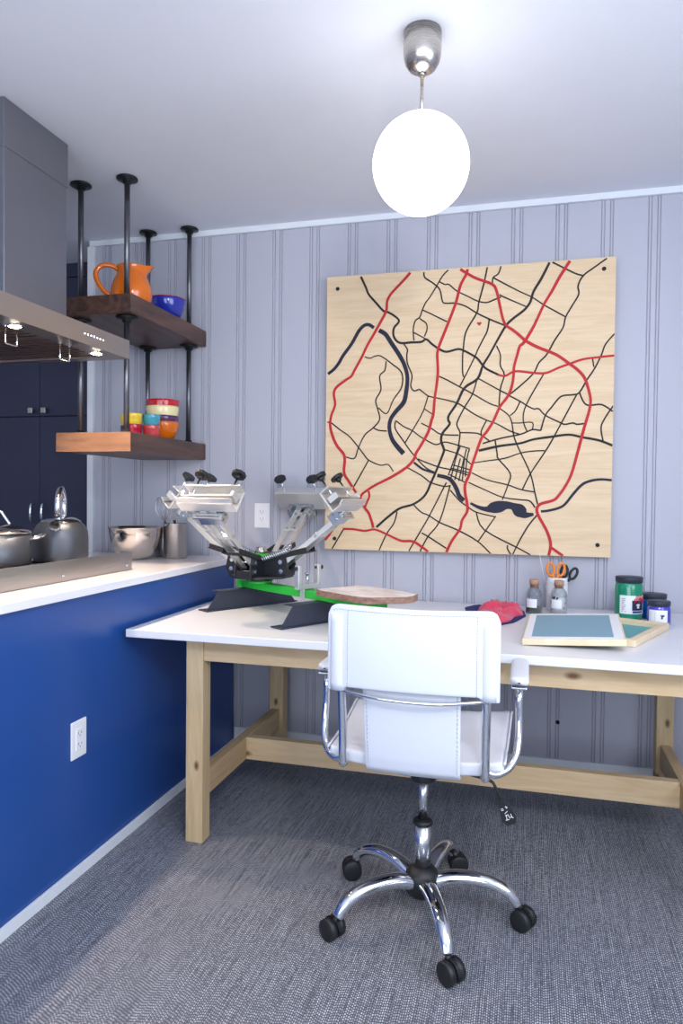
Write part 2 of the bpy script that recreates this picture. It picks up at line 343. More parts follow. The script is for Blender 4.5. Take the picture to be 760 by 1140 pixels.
ROADS=[
 ('red',5.2,[(0.3095,0.9982),(0.2855,0.9725),(0.2436,0.9311),(0.2273,0.9042),(0.2253,0.8788),(0.2208,0.8605),(0.2021,0.8266),(0.1787,0.7857),(0.1551,0.7469),(0.1386,0.7124),(0.1315,0.6986),(0.1078,0.6571),(0.0958,0.6362),(0.074,0.6227),(0.0399,0.5975),(0.0303,0.574),(0.0357,0.5336),(0.0213,0.4935),(0.0177,0.4555),(0.0295,0.4126),(0.0472,0.3792),(0.0696,0.353),(0.0747,0.3295),(0.0728,0.2821),(0.0928,0.249),(0.1102,0.2231),(0.1374,0.1832),(0.1523,0.155),(0.167,0.1364),(0.1795,0.1036),(0.1846,0.0825)]),
 ('red',5.2,[(0.135,0.1808),(0.1396,0.2021),(0.1564,0.2165),(0.19,0.238),(0.247,0.2666),(0.3034,0.3018),(0.3312,0.332),(0.3379,0.3527),(0.3562,0.3827),(0.3811,0.4286),(0.3922,0.4699),(0.3988,0.4928),(0.4026,0.5478),(0.4089,0.5935),(0.4128,0.6437),(0.4098,0.6986),(0.4118,0.7168),(0.4184,0.7394),(0.4449,0.8066),(0.4669,0.8646),(0.4756,0.8913),(0.4884,0.9426),(0.5082,0.9798),(0.5111,0.9962)]),
 ('red',4.0,[(0.1661,0.2166),(0.1687,0.1977),(0.1617,0.1788),(0.1523,0.155)]),
 ('red',5.2,[(0.4867,0.9977),(0.5058,0.9844),(0.5421,0.962),(0.5958,0.9387),(0.6116,0.9155),(0.6234,0.8658),(0.6352,0.8162),(0.6465,0.7934),(0.6687,0.7768),(0.693,0.7558),(0.7129,0.7373),(0.7522,0.7137),(0.8126,0.6864),(0.8577,0.6529),(0.8855,0.6302),(0.9069,0.6035),(0.9202,0.5639),(0.9271,0.5288),(0.9235,0.494),(0.9098,0.4417),(0.8981,0.3936),(0.8883,0.3519),(0.8705,0.2817),(0.8501,0.2374),(0.8293,0.2061),(0.8125,0.1904),(0.774,0.1787),(0.7612,0.1673),(0.7593,0.1517),(0.7683,0.1295),(0.7928,0.0854),(0.8064,0.0412),(0.8006,0.001)]),
 ('red',5.0,[(0.8088,0.0279),(0.8478,0.001)]),
 ('red',5.2,[(0.8529,0.999),(0.8209,0.9478),(0.7962,0.901),(0.7713,0.8584),(0.7423,0.7936),(0.7213,0.7547),(0.7044,0.7287),(0.6936,0.7202),(0.6854,0.6907),(0.6751,0.6496),(0.6735,0.614),(0.6675,0.5784),(0.6548,0.5473),(0.6289,0.5119),(0.6075,0.4628),(0.5858,0.4269),(0.5682,0.4044),(0.551,0.3546),(0.536,0.3071),(0.5274,0.2752),(0.5143,0.2432),(0.5148,0.2113),(0.5221,0.1748),(0.5225,0.1474),(0.5048,0.1151),(0.4984,0.0852),(0.4694,0.0408),(0.4516,0.001)]),
 ('red',4.2,[(0.6227,0.6243),(0.6449,0.6192),(0.671,0.6319),(0.695,0.6334),(0.7493,0.6253),(0.7837,0.6252),(0.8219,0.6409),(0.8577,0.6529),(0.9016,0.6669),(0.9515,0.6718),(0.999,0.6753)]),
 ('red',4.5,[(0.0701,0.076),(0.1094,0.076),(0.1533,0.0708),(0.1919,0.0765),(0.2401,0.0579),(0.2878,0.0381),(0.3303,0.0369),(0.3619,0.0192),(0.3869,0.0014)]),
 ('red',4.5,[(0.001,0.0326),(0.016,0.0498),(0.0331,0.0765)]),
 ('river',4.5,[(0.0073,0.6481),(0.0294,0.6641),(0.0488,0.6871),(0.0632,0.7117),(0.0969,0.7561),(0.1207,0.7974),(0.1398,0.8176),(0.1591,0.8215),(0.1784,0.809)]),
 ('river',5.5,[(0.1977,0.7989),(0.2217,0.7839),(0.241,0.7553),(0.2747,0.7046),(0.2941,0.6656),(0.304,0.6237),(0.2999,0.5729),(0.291,0.5361),(0.2631,0.5041),(0.2444,0.4764),(0.2401,0.4438),(0.2501,0.4064),(0.2694,0.3784),(0.2933,0.3527)]),
 ('river',3.0,[(0.3313,0.3205),(0.3582,0.2997),(0.3737,0.2928),(0.4062,0.2828)]),
 ('river',5.0,[(0.4156,0.2746),(0.4525,0.2656),(0.471,0.2497),(0.4851,0.2247),(0.4945,0.2019),(0.5106,0.1861)]),
 ('river',3.2,[(0.7723,0.1519),(0.7959,0.1546),(0.83,0.164),(0.8511,0.1777),(0.876,0.2111),(0.9049,0.2445),(0.934,0.2579),(0.9672,0.2625),(0.999,0.2597)]),
 ('black',2.8,[(0.1282,0.9966),(0.1479,0.9549),(0.1578,0.9311),(0.187,0.897),(0.2135,0.8678),(0.2302,0.8624),(0.2541,0.8474),(0.2708,0.8281),(0.2523,0.8035),(0.2526,0.7734),(0.2742,0.7504),(0.3164,0.7501),(0.3523,0.7502),(0.3698,0.7586),(0.3908,0.7404),(0.4141,0.7236),(0.4417,0.7112),(0.4826,0.7189),(0.5053,0.7113),(0.5325,0.6959),(0.5507,0.6826),(0.5666,0.6619),(0.5825,0.6456),(0.6227,0.6243)]),
 ('black',2.9,[(0.7869,0.999),(0.7612,0.9469),(0.7361,0.9043),(0.7259,0.8695),(0.7111,0.8481),(0.694,0.8335),(0.6681,0.8147),(0.6465,0.7934),(0.6208,0.7498),(0.5906,0.6939),(0.5689,0.6573),(0.5517,0.6127),(0.5072,0.5821),(0.4807,0.5281),(0.454,0.4874),(0.4519,0.4692),(0.4567,0.4554),(0.432,0.4236),(0.4277,0.3961),(0.4373,0.3686),(0.4352,0.3516),(0.4108,0.2884),(0.3929,0.2468),(0.3794,0.2143),(0.3611,0.1909),(0.3286,0.1696),(0.2816,0.1548),(0.2392,0.1236),(0.1966,0.0851)]),
 ('black',2.9,[(0.5599,0.3614),(0.631,0.377),(0.699,0.3857),(0.7444,0.3989),(0.8045,0.4074),(0.8597,0.4136),(0.9021,0.4045),(0.9566,0.3933),(0.999,0.3756)]),
 ('black',1.7,[(0.2883,0.7466),(0.3027,0.7253),(0.3006,0.7069),(0.3033,0.6745),(0.3203,0.6325),(0.3161,0.5957),(0.328,0.5769),(0.3466,0.5811),(0.3546,0.5764),(0.3794,0.5574),(0.4072,0.55),(0.4487,0.54),(0.4899,0.5256),(0.54,0.4908),(0.5852,0.4676),(0.6209,0.4536),(0.6654,0.4285),(0.6985,0.417)]),
 ('black',1.7,[(0.4445,0.9981),(0.4243,0.978),(0.4019,0.9407),(0.3794,0.9054),(0.3657,0.8879),(0.3545,0.8633),(0.3455,0.8385),(0.3294,0.8255),(0.3228,0.7936),(0.3257,0.7567)]),
 ('black',1.7,[(0.3456,0.8339),(0.3512,0.8291),(0.369,0.8145),(0.3717,0.7915),(0.3627,0.769)]),
 ('black',1.7,[(0.3253,0.7843),(0.352,0.7694),(0.3698,0.7586)]),
 ('black',1.9,[(0.3583,0.9966),(0.3622,0.9771),(0.3925,0.9549),(0.4158,0.9308),(0.4255,0.8894),(0.4393,0.8819),(0.4712,0.8802),(0.5075,0.8671),(0.5438,0.8428),(0.5888,0.8183),(0.6421,0.7935)]),
 ('black',1.7,[(0.4154,0.9581),(0.4338,0.948),(0.4475,0.9472),(0.4751,0.923),(0.5115,0.903),(0.5477,0.8831),(0.579,0.8761),(0.6055,0.8846),(0.6274,0.8924)]),
 ('black',1.7,[(0.3545,0.8633),(0.3801,0.8506),(0.4125,0.8331),(0.4425,0.8172)]),
 ('black',1.9,[(0.5794,0.9978),(0.5691,0.9447),(0.5522,0.8784),(0.5461,0.8427),(0.5089,0.7767),(0.5007,0.7137),(0.4988,0.6934),(0.4996,0.6367),(0.5043,0.6207)]),
 ('black',1.7,[(0.6258,0.998),(0.6174,0.9732),(0.5999,0.9608),(0.598,0.9409)]),
 ('black',1.7,[(0.5999,0.9608),(0.6443,0.9338),(0.6906,0.9068),(0.7321,0.8847),(0.7713,0.8562),(0.8058,0.8347),(0.8423,0.812)]),
 ('black',1.7,[(0.6229,0.9015),(0.6318,0.8944),(0.6913,0.8646),(0.711,0.8548)]),
 ('black',1.7,[(0.5888,0.8183),(0.5827,0.7782),(0.5676,0.7473),(0.5502,0.712),(0.5438,0.6955),(0.5154,0.6363),(0.4912,0.5892)]),
 ('black',1.7,[(0.6145,0.7254),(0.6283,0.6926),(0.6289,0.6555),(0.6426,0.6237),(0.6301,0.5748),(0.6266,0.5165)]),
 ('black',1.9,[(0.7966,0.999),(0.8331,0.9776),(0.8714,0.9557),(0.8967,0.9468)]),
 ('black',1.9,[(0.9703,0.999),(0.9336,0.9736),(0.8967,0.9468),(0.8805,0.9139),(0.8831,0.8854),(0.8607,0.8452),(0.8423,0.8111),(0.8344,0.7765),(0.8075,0.7337),(0.7827,0.6874),(0.7574,0.6604),(0.7407,0.6255),(0.698,0.5844),(0.6634,0.5561)]),
 ('black',1.9,[(0.999,0.7478),(0.9714,0.7144),(0.9596,0.6815),(0.9397,0.6374),(0.9154,0.5989),(0.891,0.5558),(0.8701,0.5483),(0.8321,0.5438),(0.8028,0.5091),(0.7819,0.4806),(0.7697,0.4387),(0.7655,0.4298),(0.7395,0.4323),(0.7006,0.417),(0.635,0.404),(0.573,0.3863)]),
 ('black',1.7,[(0.9308,0.6681),(0.9355,0.6397)]),
 ('black',1.7,[(0.7731,0.6202),(0.7186,0.5194),(0.7086,0.466),(0.7223,0.4258)]),
 ('black',1.8,[(0.6591,0.5517),(0.6966,0.5309),(0.7208,0.5149),(0.7427,0.5034),(0.76,0.5031),(0.7819,0.4806),(0.8293,0.4557),(0.8464,0.4489),(0.8717,0.4531),(0.8845,0.4485),(0.9075,0.4505)]),
 ('black',1.7,[(0.891,0.5558),(0.9041,0.5249),(0.9211,0.5115),(0.9627,0.5129),(0.9982,0.4894)]),
 ('black',1.7,[(0.999,0.508),(0.9759,0.4714),(0.962,0.4368),(0.9691,0.391)]),
 ('black',1.7,[(0.8827,0.5494),(0.8089,0.4029),(0.7797,0.3512),(0.7355,0.2809),(0.7102,0.227)]),
 ('black',1.5,[(0.6716,0.4562),(0.6978,0.4559),(0.7391,0.4568),(0.7395,0.4323)]),
 ('black',1.5,[(0.5403,0.3185),(0.5873,0.3254),(0.6493,0.3345),(0.7017,0.3522),(0.7451,0.3588),(0.7817,0.36)]),
 ('black',1.7,[(0.4177,0.6253),(0.4477,0.6108),(0.489,0.587),(0.539,0.5587),(0.5932,0.5261),(0.6244,0.5143)]),
 ('black',1.7,[(0.5562,0.6125),(0.5922,0.5914),(0.628,0.5703),(0.6635,0.5516)]),
 ('black',1.7,[(0.6967,0.5287),(0.6819,0.4977),(0.6646,0.4823)]),
 ('black',1.7,[(0.5495,0.6082),(0.5345,0.5588),(0.5081,0.5139),(0.4839,0.4642),(0.4842,0.446),(0.4936,0.4231),(0.4876,0.3684)]),
 ('black',1.7,[(0.629,0.5075),(0.6602,0.4823),(0.6716,0.4531),(0.6789,0.4082),(0.6994,0.3589),(0.7355,0.2809),(0.7518,0.2141),(0.761,0.1763)]),
 ('black',1.7,[(0.3561,0.4611),(0.3949,0.44),(0.4274,0.4205),(0.4891,0.4163)]),
 ('black',1.7,[(0.4936,0.4254),(0.541,0.4237),(0.5636,0.418),(0.5952,0.3952)]),
 ('black',1.7,[(0.5852,0.4676),(0.5678,0.4316),(0.5681,0.4135)]),
 ('black',1.7,[(0.3794,0.5574),(0.3639,0.5071),(0.3571,0.4934),(0.348,0.4751),(0.2976,0.3899)]),
 ('black',1.5,[(0.3661,0.5117),(0.3942,0.4929)]),
 ('black',1.7,[(0.2635,0.4715),(0.2921,0.4503),(0.3252,0.4337),(0.3568,0.4104),(0.4049,0.3848),(0.4278,0.3893),(0.4507,0.3914),(0.5283,0.3683)]),
 ('black',1.7,[(0.2635,0.4715),(0.2615,0.4436),(0.2928,0.3969),(0.3262,0.3518),(0.3736,0.3021),(0.4109,0.2838)]),
 ('black',1.7,[(0.3475,0.3344),(0.3579,0.3274),(0.4198,0.3045),(0.4704,0.2932),(0.5252,0.2752)]),
 ('black',1.7,[(0.0067,0.4699),(0.0215,0.4673),(0.0563,0.4409),(0.0959,0.4121),(0.1452,0.352),(0.1648,0.3296),(0.2083,0.3109),(0.2369,0.3133),(0.2563,0.2877)]),
 ('black',1.7,[(0.146,0.7052),(0.1653,0.6998),(0.1844,0.7062),(0.206,0.7055),(0.2467,0.6763),(0.2826,0.6428),(0.2832,0.5918),(0.2531,0.5461),(0.2299,0.4976),(0.1986,0.5191)]),
 ('black',1.7,[(0.2252,0.6862),(0.2209,0.6538),(0.202,0.6334),(0.2074,0.5843),(0.1887,0.5473),(0.1963,0.5144),(0.2039,0.4769),(0.1803,0.4467),(0.1492,0.4212),(0.1255,0.3742),(0.1114,0.3364),(0.0795,0.3412)]),
 ('black',1.7,[(0.1803,0.4467),(0.202,0.4372),(0.2307,0.4346)]),
 ('black',1.7,[(0.1648,0.3296),(0.1101,0.2325)]),
 ('black',1.7,[(0.3081,0.3018),(0.3586,0.2742),(0.3928,0.2491),(0.4391,0.2357),(0.462,0.2382)]),
 ('black',1.7,[(0.3333,0.1673),(0.3603,0.1422),(0.3875,0.1312),(0.4271,0.1065),(0.4917,0.0804),(0.5601,0.0433),(0.6056,0.001)]),
 ('black',1.7,[(0.2723,0.143),(0.261,0.1006),(0.2352,0.0625),(0.2072,0.001)]),
 ('black',1.7,[(0.0726,0.0751),(0.0289,0.001)]),
 ('black',1.7,[(0.4481,0.2495),(0.3898,0.1312),(0.3625,0.0819),(0.3167,0.0015)]),
 ('black',1.7,[(0.462,0.2405),(0.427,0.1135),(0.3861,0.057),(0.3634,0.0146),(0.358,0.0014)]),
 ('black',1.7,[(0.3627,0.068),(0.3908,0.0525),(0.4514,0.0149)]),
 ('black',1.7,[(0.4623,0.2221),(0.4947,0.1859),(0.5222,0.1657),(0.5541,0.1457),(0.617,0.131)]),
 ('black',1.7,[(0.5541,0.1457),(0.582,0.0849),(0.7048,0.0203),(0.7401,0.001)]),
 ('black',1.7,[(0.6214,0.1334),(0.5624,0.0434)]),
 ('black',1.7,[(0.6628,0.0326),(0.6631,0.0191),(0.6744,0.001)]),
 ('black',1.7,[(0.681,0.0015),(0.7043,0.0518),(0.7319,0.1019),(0.7595,0.1383)]),
 ('black',1.7,[(0.5363,0.2844),(0.5883,0.2597),(0.6596,0.2423),(0.7024,0.227),(0.7517,0.2177)]),
 ('black',1.7,[(0.5255,0.2502),(0.5799,0.2257),(0.6426,0.1993),(0.703,0.1911),(0.7349,0.187),(0.7526,0.165)]),
 ('black',1.7,[(0.6151,0.3974),(0.6225,0.3514),(0.6272,0.3322),(0.6677,0.2828),(0.6617,0.2445),(0.6427,0.1902)]),
 ('black',1.7,[(0.4897,0.3776),(0.4766,0.3365),(0.4547,0.2748)]),
 ('black',1.7,[(0.4952,0.3775),(0.4812,0.3365),(0.4639,0.2657)]),
 ('black',1.7,[(0.4962,0.3344),(0.4777,0.2589)]),
 ('black',1.7,[(0.5085,0.3344),(0.4915,0.2545)]),
 ('black',1.7,[(0.517,0.3674),(0.5107,0.3365),(0.5037,0.2532)]),
 ('black',1.7,[(0.5274,0.3674),(0.5198,0.3365),(0.5139,0.2706)]),
 ('black',1.7,[(0.4373,0.3663),(0.4924,0.3479),(0.5359,0.3117)]),
 ('black',1.7,[(0.4701,0.3115),(0.5339,0.2935)]),
 ('black',1.7,[(0.4635,0.3001),(0.525,0.2843)]),
 ('black',1.7,[(0.4592,0.2771),(0.5119,0.251)]),
]
BLOB= [(0.5334, 0.1773, 2.5), (0.5629, 0.1627, 4), (0.5898, 0.1568, 6), (0.6099, 0.1617, 12), (0.6342, 0.1666, 13), (0.6563, 0.1715, 9), (0.6783, 0.1682, 8), (0.6961, 0.1573, 14), (0.7093, 0.1472, 13), (0.7226, 0.1385, 7), (0.7486, 0.1416, 3)]
MAPBOLTS= [(0.041, 0.9552), (0.962, 0.9619), (0.0384, 0.0398), (0.9579, 0.0412)]
HEART= (0.5547, 0.8041)
CE=2.459
def S(name,mb,mat,**k):
    o=mb.build(name,mat,**k); o['kind']='structure'; return o
# ------------------------------------------------------------------ the room
S('floor',MB().box(-4.2,1.35,-5,.95,-.08,0),M['floor'])
S('ceiling',MB().box(-4.3,1.45,-5.1,1.0,CE,CE+.1),M['ceil'])
# grooved panelling: cross-section extruded upwards
prof=[]
x=-2.14; k=-12; gs=[]
g0=-.088
for k in range(-11,9):
    a=g0+.1805*k
    gs+= [a,a+.011,a+.034,a+.0445]
pts=[(-2.14,0)]
for g in gs:
    if g<-2.13 or g>1.33: continue
    w=.0024; d=.005
    pts+=[(g-w,0),(g-w*.3,d),(g+w*.3,d),(g+w,0)]
pts+=[(1.35,0),(1.35,.12),(-2.14,.12)]
S('wall_back',MB().prism(pts,0,CE),M['wall'])
S('wall_left',MB().box(-4.3,-4.2,-5,.95,0,CE),M['room_wall'])
# right wall with a window opening nearer than the camera's view
w=MB(); w.box(1.35,1.45,-5,-3.6,0,CE).box(1.35,1.45,-1.5,.12,0,CE).box(1.35,1.45,-3.6,-1.5,0,.85).box(1.35,1.45,-3.6,-1.5,2.2,CE)
S('wall_right',w,M['room_wall'])
w=MB(); w.box(-4.3,-2.2,-5.1,-5,0,CE).box(.9,1.45,-5.1,-5,0,CE).box(-2.2,.9,-5.1,-5,0,.5).box(-2.2,.9,-5.1,-5,2.25,CE)
S('wall_front',w,M['room_wall'])
S('wall_recess',MB().box(-4.2,1.35,.86,.95,0,CE),M['room_wall'])
# window frames
f=MB()
for y in (-3.6,-2.57,-1.54): f.box(1.38,1.42,y,y+.04,.85,2.2)
for z in (.85,2.16): f.box(1.375,1.425,-3.6,-1.5,z,z+.04)
S('window_1',f,M['white_trim'])
f=MB()
for xx in (-2.2,-.67,.86): f.box(xx,xx+.04,-5.07,-5.03,.5,2.25)
for z in (.5,2.21): f.box(-2.2,.9,-5.075,-5.025,z,z+.04)
S('window_2',f,M['white_trim'])
S('trim_1',MB().box(-2.14,1.35,-.018,0,CE-.027,CE),M['white_trim'],bevel=.002)
S('trim_2',MB().box(-2.15,-2.117,-.018,.0,0,CE-.0275).box(-2.15,-2.14,0,.12,0,CE-.0275),M['white_trim'])
S('baseboard_back',MB().box(-1.345,1.35,-.015,0,0,.092),M['white_trim'],bevel=.003)
S('trim_3',MB().box(-1.3500,-1.340,-3.3,-.016,0,.034),M['white_trim'],bevel=.001)
hm=MB().lathe([(0.0001,-.002),(.0085,-.002),(.0085,.0005)],16,M=Matrix.Translation((.134,0,.247))@Matrix.Rotation(PI/2,4,'X'))
o=hm.build('cable_hole',M['hole']); tag(o,'small round black hole low in the grooved wall under the table','hole')

# ------------------------------------------------------------------ tall cabinets
c=empty('tall_cabinet',(-2.64,.25,0),label='tall dark navy cabinet with paired doors beyond the kitchen counter',cat='cabinet')
MB().box(-.46,.49,.022,.6,.0,CE).build('body',M['navy'],c)
MB().box(-.46,.49,.0,.021,2.385,CE-.001).build('top_filler',M['navy'],c,bevel=.002)
for s in (-1,1):
    x0,x1=(-.458,-.002) if s<0 else (.002,.458)
    for nm,z0,z1 in (('upper_door',1.628,2.380),('lower_door',.1,1.622)):
        d=MB().box(x0,x1,0,.02,z0,z1).build(nm,M['navy'],c,bevel=.0015)
        if nm=='upper_door':
            MB().box(s*.042-.015,s*.042+.015,-.028,-.018,1.642,1.672).cyl((s*.042,-.019,1.657),(s*.042,.0,1.657),.006).build('knob',M['nickel'],d,bevel=.002)
        else:
            hd=catmull([(s*.036,0,1.14),(s*.036,-.024,1.135),(s*.036,-.032,1.09),(s*.036,-.024,1.045),(s*.036,0,1.04)],5)
            MB().tube(hd,.007,8).build('handle',M['chrome'],d)

# ------------------------------------------------------------------ island
c=empty('kitchen_island',(-1.35,0,0),label='long satin blue kitchen island with white worktop beside the table',cat='island')
MB().box(-.74,-.0105,-3.3,-.018,0,.878).build('body',M['blue'],c)
MB().box(-.0105,0,-3.3,-.018,.035,.878).build('side_panel',M['blue'],c)
o=MB().box(-2.135,-1.332,-3.32,-.0195,.880,.908).build('worktop',M['counter'],bevel=.003)
tag(o,'white polished stone worktop running along the blue island','worktop')
def outlet(name,Mx,label):
    r=bpy.data.objects.new(name,None); COL.objects.link(r); r.matrix_world=Mx
    tag(r,label,'outlet','white wall outlets')
    MB().box(-.038,.038,-.006,0,-.059,.059).build('cover_plate',M['outlet'],r,bevel=.003)
    f=MB().box(-.018,.018,-.0085,-.0055,-.034,.034).build('socket_face',M['outlet'],r,bevel=.002)
    sl=MB()
    for z in (-.018,.016):
        sl.box(-.008,-.006,-.0095,-.008,z,z+.008).box(.006,.008,-.0095,-.008,z,z+.007).cyl((0,-.0095,z-.005),(0,-.008,z-.005),.0022,8)
    sl.build('socket_slots',M['slot'],r)
outlet('wall_outlet',Matrix.Translation((-1.214,-.0005,1.104)),'white double outlet on the grooved wall behind the printing press')
outlet('wall_outlet',Matrix.Translation((-1.3495,-1.215,.435))@Matrix.Rotation(PI/2,4,'Z'),'white double outlet on the blue side of the island')

# ------------------------------------------------------------------ cooktop with guard
c=empty('cooktop',(-1.48,-.694,.908),label='steel cooktop set into the worktop with a low brushed guard strip',cat='cooktop')
MB().box(-.6,-.004,-1.0,-.0,.0005,.012).build('cooktop_tray',M['steel'],c,bevel=.002)
MB().box(-.003,.0,-1.1,.0,.0005,.0705).box(-.05,-.003,-.003,.0,.0125,.0705).build('guard_strip',M['steel'],c,bevel=.001)
for y in (-.04,-.42,-.80):
    MB().cyl((0,y,.02),(.005,y,.02),.005,10).build('bolt',M['zinc'],c)
for y0 in (-.31,-.62):
    g=MB()
    for yy in (0,.14,.28): g.box(-.56,-.06,y0+yy,y0+yy+.01,.0125,.022)
    for xx in (-.56,-.31,-.07): g.box(xx,xx+.01,y0,y0+.29,.014,.023)
    g.build('grate',M['black'],c,bevel=.001)
# pot
px,py,pz=-1.902,-.925,.932
c=empty('saucepan',(px,py,pz),label='grey saucepan with steel lid at the left edge on the cooktop',cat='pot')
MB().lathe([(.0,.0),(.112,.0),(.118,.006),(.12,.02),(.12,.12),(.117,.12),(.117,.02),(.0,.01)],48,caps=False).build('pan_body',M['anod'],c)
MB().lathe([(.122,.118),(.1235,.121),(.12,.126),(.10,.138),(.06,.150),(.0,.156)],48,caps=False).build('lid',M['steel_s'],c)
MB().tube(catmull([(-.03,-.01,.152),(-.028,-.01,.175),(-.01,-.003,.20),(.012,.004,.20),(.03,.01,.175),(.046,.014,.152)],6),.0055,10).build('lid_handle',M['chrome'],c)
MB().tube(catmull([(.09,.07,.095),(.115,.095,.108),(.138,.085,.11),(.135,.055,.102),(.11,.045,.095)],6),.006,10).build('side_handle',M['chrome'],c)
# kettle
kx,ky,kz=-1.819,-.667,.931
c=empty('kettle',(kx,ky,kz),label='dark grey whistling kettle with chrome hoop handle on the cooktop',cat='kettle')
MB().lathe([(.0,.0),(.098,.0),(.104,.004),(.105,.02),(.105,.09),(.102,.118),(.092,.14),(.078,.153),(.070,.158)],56,caps=False).build('kettle_body',M['anod'],c)
MB().lathe([(.078,.1545),(.074,.160),(.055,.170),(.035,.176),(.0,.178)],48,caps=False).build('chrome_top',M['chrome'],c)
d=Vector((.42,-.9,0)).normalized(); e=Vector((-d.y,d.x,0))
ps=[d*.045+Vector((0,0,.172)),d*.058+Vector((0,0,.205)),d*.05+Vector((0,0,.255)),d*.0+Vector((0,0,.288)),-d*.05+Vector((0,0,.255)),-d*.058+Vector((0,0,.205)),-d*.045+Vector((0,0,.172))]
MB().tube(catmull(ps,6),.0115,12,flat=1).build('hoop_handle',M['chrome'],c)
MB().cyl(d*.07+Vector((0,0,.128)),d*.116+Vector((0,0,.142)),.020,20,.016).cyl(d*.116+Vector((0,0,.142)),d*.121+Vector((0,0,.144)),.0185,20).build('spout',M['chrome'],c)
MB().lathe([(.0,0),(.012,.004),(.012,.014),(.006,.02),(0,.02)],18,M=Matrix.Translation(d*.07+Vector((0,0,.17))),caps=False).build('whistle_knob',M['anod'],c)
# steel bowl and canisters
c=empty('mixing_bowl',(-1.709,-.29,.9085),label='polished steel mixing bowl on the worktop beside the steel utensil canister',cat='bowl')
MB().lathe([(.0,.002),(.048,.0),(.064,.004),(.084,.022),(.099,.05),(.109,.085),(.1145,.115),(.117,.138),(.121,.142),(.1195,.1445),(.114,.142),(.108,.115),(.09,.055),(.055,.01),(.0,.008)],56,caps=False).build('bowl_shell',M['steel_s'],c)
c=empty('utensil_canister',(-1.568,-.186,.9085),label='brushed steel canister holding kitchen utensils beside the mixing bowl',cat='canister')
MB().lathe([(.0,.0),(.052,.0),(.0535,.003),(.0535,.156),(.0545,.159),(.0525,.159),(.0515,.155),(.051,.006),(.0,.005)],48,caps=False).build('canister_wall',M['steel'],c)
c=empty('steel_canister',(-1.66,-.125,.9085),label='second steel canister half hidden behind bowl and utensil canister',cat='canister')
MB().lathe([(.0,.0),(.04,.0),(.042,.003),(.042,.135),(.041,.138),(.039,.135),(.039,.006),(.0,.005)],40,caps=False).build('canister_wall',M['steel'],c)
# utensils
c=empty('wire_whisk',(-1.575,-.19,.915),label='wire whisk leaning left out of the steel utensil canister',cat='whisk')
ax=Vector((-.30,.05,1)).normalized()
MB().cyl(ax*.0,ax*.17,.006,10).build('handle',M['steel_s'],c)
wb=MB()
for k in range(4):
    a=PI*k/4; q=ax.cross(Vector((0,1,0))).normalized(); r_=ax.cross(q); dd=q*math.cos(a)+r_*math.sin(a)
    wb.tube(catmull([ax*.165,ax*.195+dd*.02,ax*.235+dd*.03,ax*.272+dd*.018,ax*.282,ax*.272-dd*.018,ax*.235-dd*.03,ax*.195-dd*.02,ax*.165],4),.0011,5)
wb.build('wire_loops',M['steel_s'],c)
c=empty('slotted_turner',(-1.548,-.168,.915),label='steel slotted turner standing in the utensil canister',cat='spatula')
ax=Vector((-.24,.04,1)).normalized(); MT=Matrix.Translation(ax*.15)@ax.to_track_quat('Z','Y').to_matrix().to_4x4()
MB().cyl((0,0,0),ax*.17,.0045,8).build('handle',M['black_plastic'],c)
t=MB(); 
for xx in (-.032,-.018,-.004,.010,.024): t.box(xx,xx+.008,-.001,.001,0,.085,MT)
t.box(-.032,.032,-.001,.001,-.01,.0,MT).box(-.032,.032,-.001,.001,.085,.093,MT)
t.build('blade',M['steel_s'],c)

# ------------------------------------------------------------------ hood
c=empty('range_hood',(-1.79,-1.045,1.718),label='stainless steel range hood with chimney over the cooktop',cat='range hood')
MB().box(-.155,.16,-.16,.155,.0715,CE-1.7185).build('chimney_cover',M['steel_v'],c,bevel=.002)
MB().box(-.158,.163,-.163,.158,.585,CE-1.719).build('chimney_sleeve',M['steel_v'],c,bevel=.002)
# canopy: shell open below, lip all round
cn=MB(); X0,X1,Y0,Y1=-.30,.30,-.52,.345
cn.box(X0,X1,Y0,Y1,.066,.070)
cn.box(X1-.003,X1,Y0,Y1,0,.066).box(X0,X0+.003,Y0,Y1,0,.066).box(X0+.003,X1-.003,Y1-.003,Y1,0,.066).box(X0+.003,X1-.003,Y0,Y0+.003,0,.066)
cn.build('canopy',M['hood_lip'],c)
ci=MB(); 
ci.prism([(X0+.004,Y0+.004),(X1-.004,Y0+.004),(X1-.004,Y1-.004),(X0+.004,Y1-.004)],.058,.0655)
ci.box(X1-.082,X1-.004,Y0+.004,Y1-.004,.0,.006).box(X0+.004,X0+.05,Y0+.004,Y1-.004,.0,.006).box(X0+.05,X1-.082,Y1-.05,Y1-.004,0,.006)
ci.build('underside_rim',M['hood_lip'],c)
for i in range(2):
    y0=-.36+i*.33
    b=MB()
    for k in range(9):
        yy=y0+.016+k*.033
        b.box(X0+.058,X1-.09,yy,yy+.021,.006,.014)
    b.box(X0+.046,X0+.058,y0,y0+.324,.004,.016).box(X1-.094,X1-.082,y0,y0+.324,.004,.016)
    b.box(X0+.058,X1-.094,y0,y0+.012,.004,.016).box(X0+.058,X1-.094,y0+.312,y0+.324,.004,.016)
    f=b.build('baffle_filter',M['filter'],c,bevel=.001,seg=1)
    hx,hy=X1-.13,(-.165,.105)[i]
    MB().tube(catmull([(hx,hy,.006),(hx,hy,-.034),(hx,hy+.006,-.040),(hx,hy+.046,-.040),(hx,hy+.052,-.034),(hx,hy+.052,.006)],3),.0026,8).build('filter_handle',M['chrome'],f)
MB().box(X0+.05,X1-.082,Y0+.01,Y1-.05,.03,.034).build('duct_plate',M['cutblack'],c)
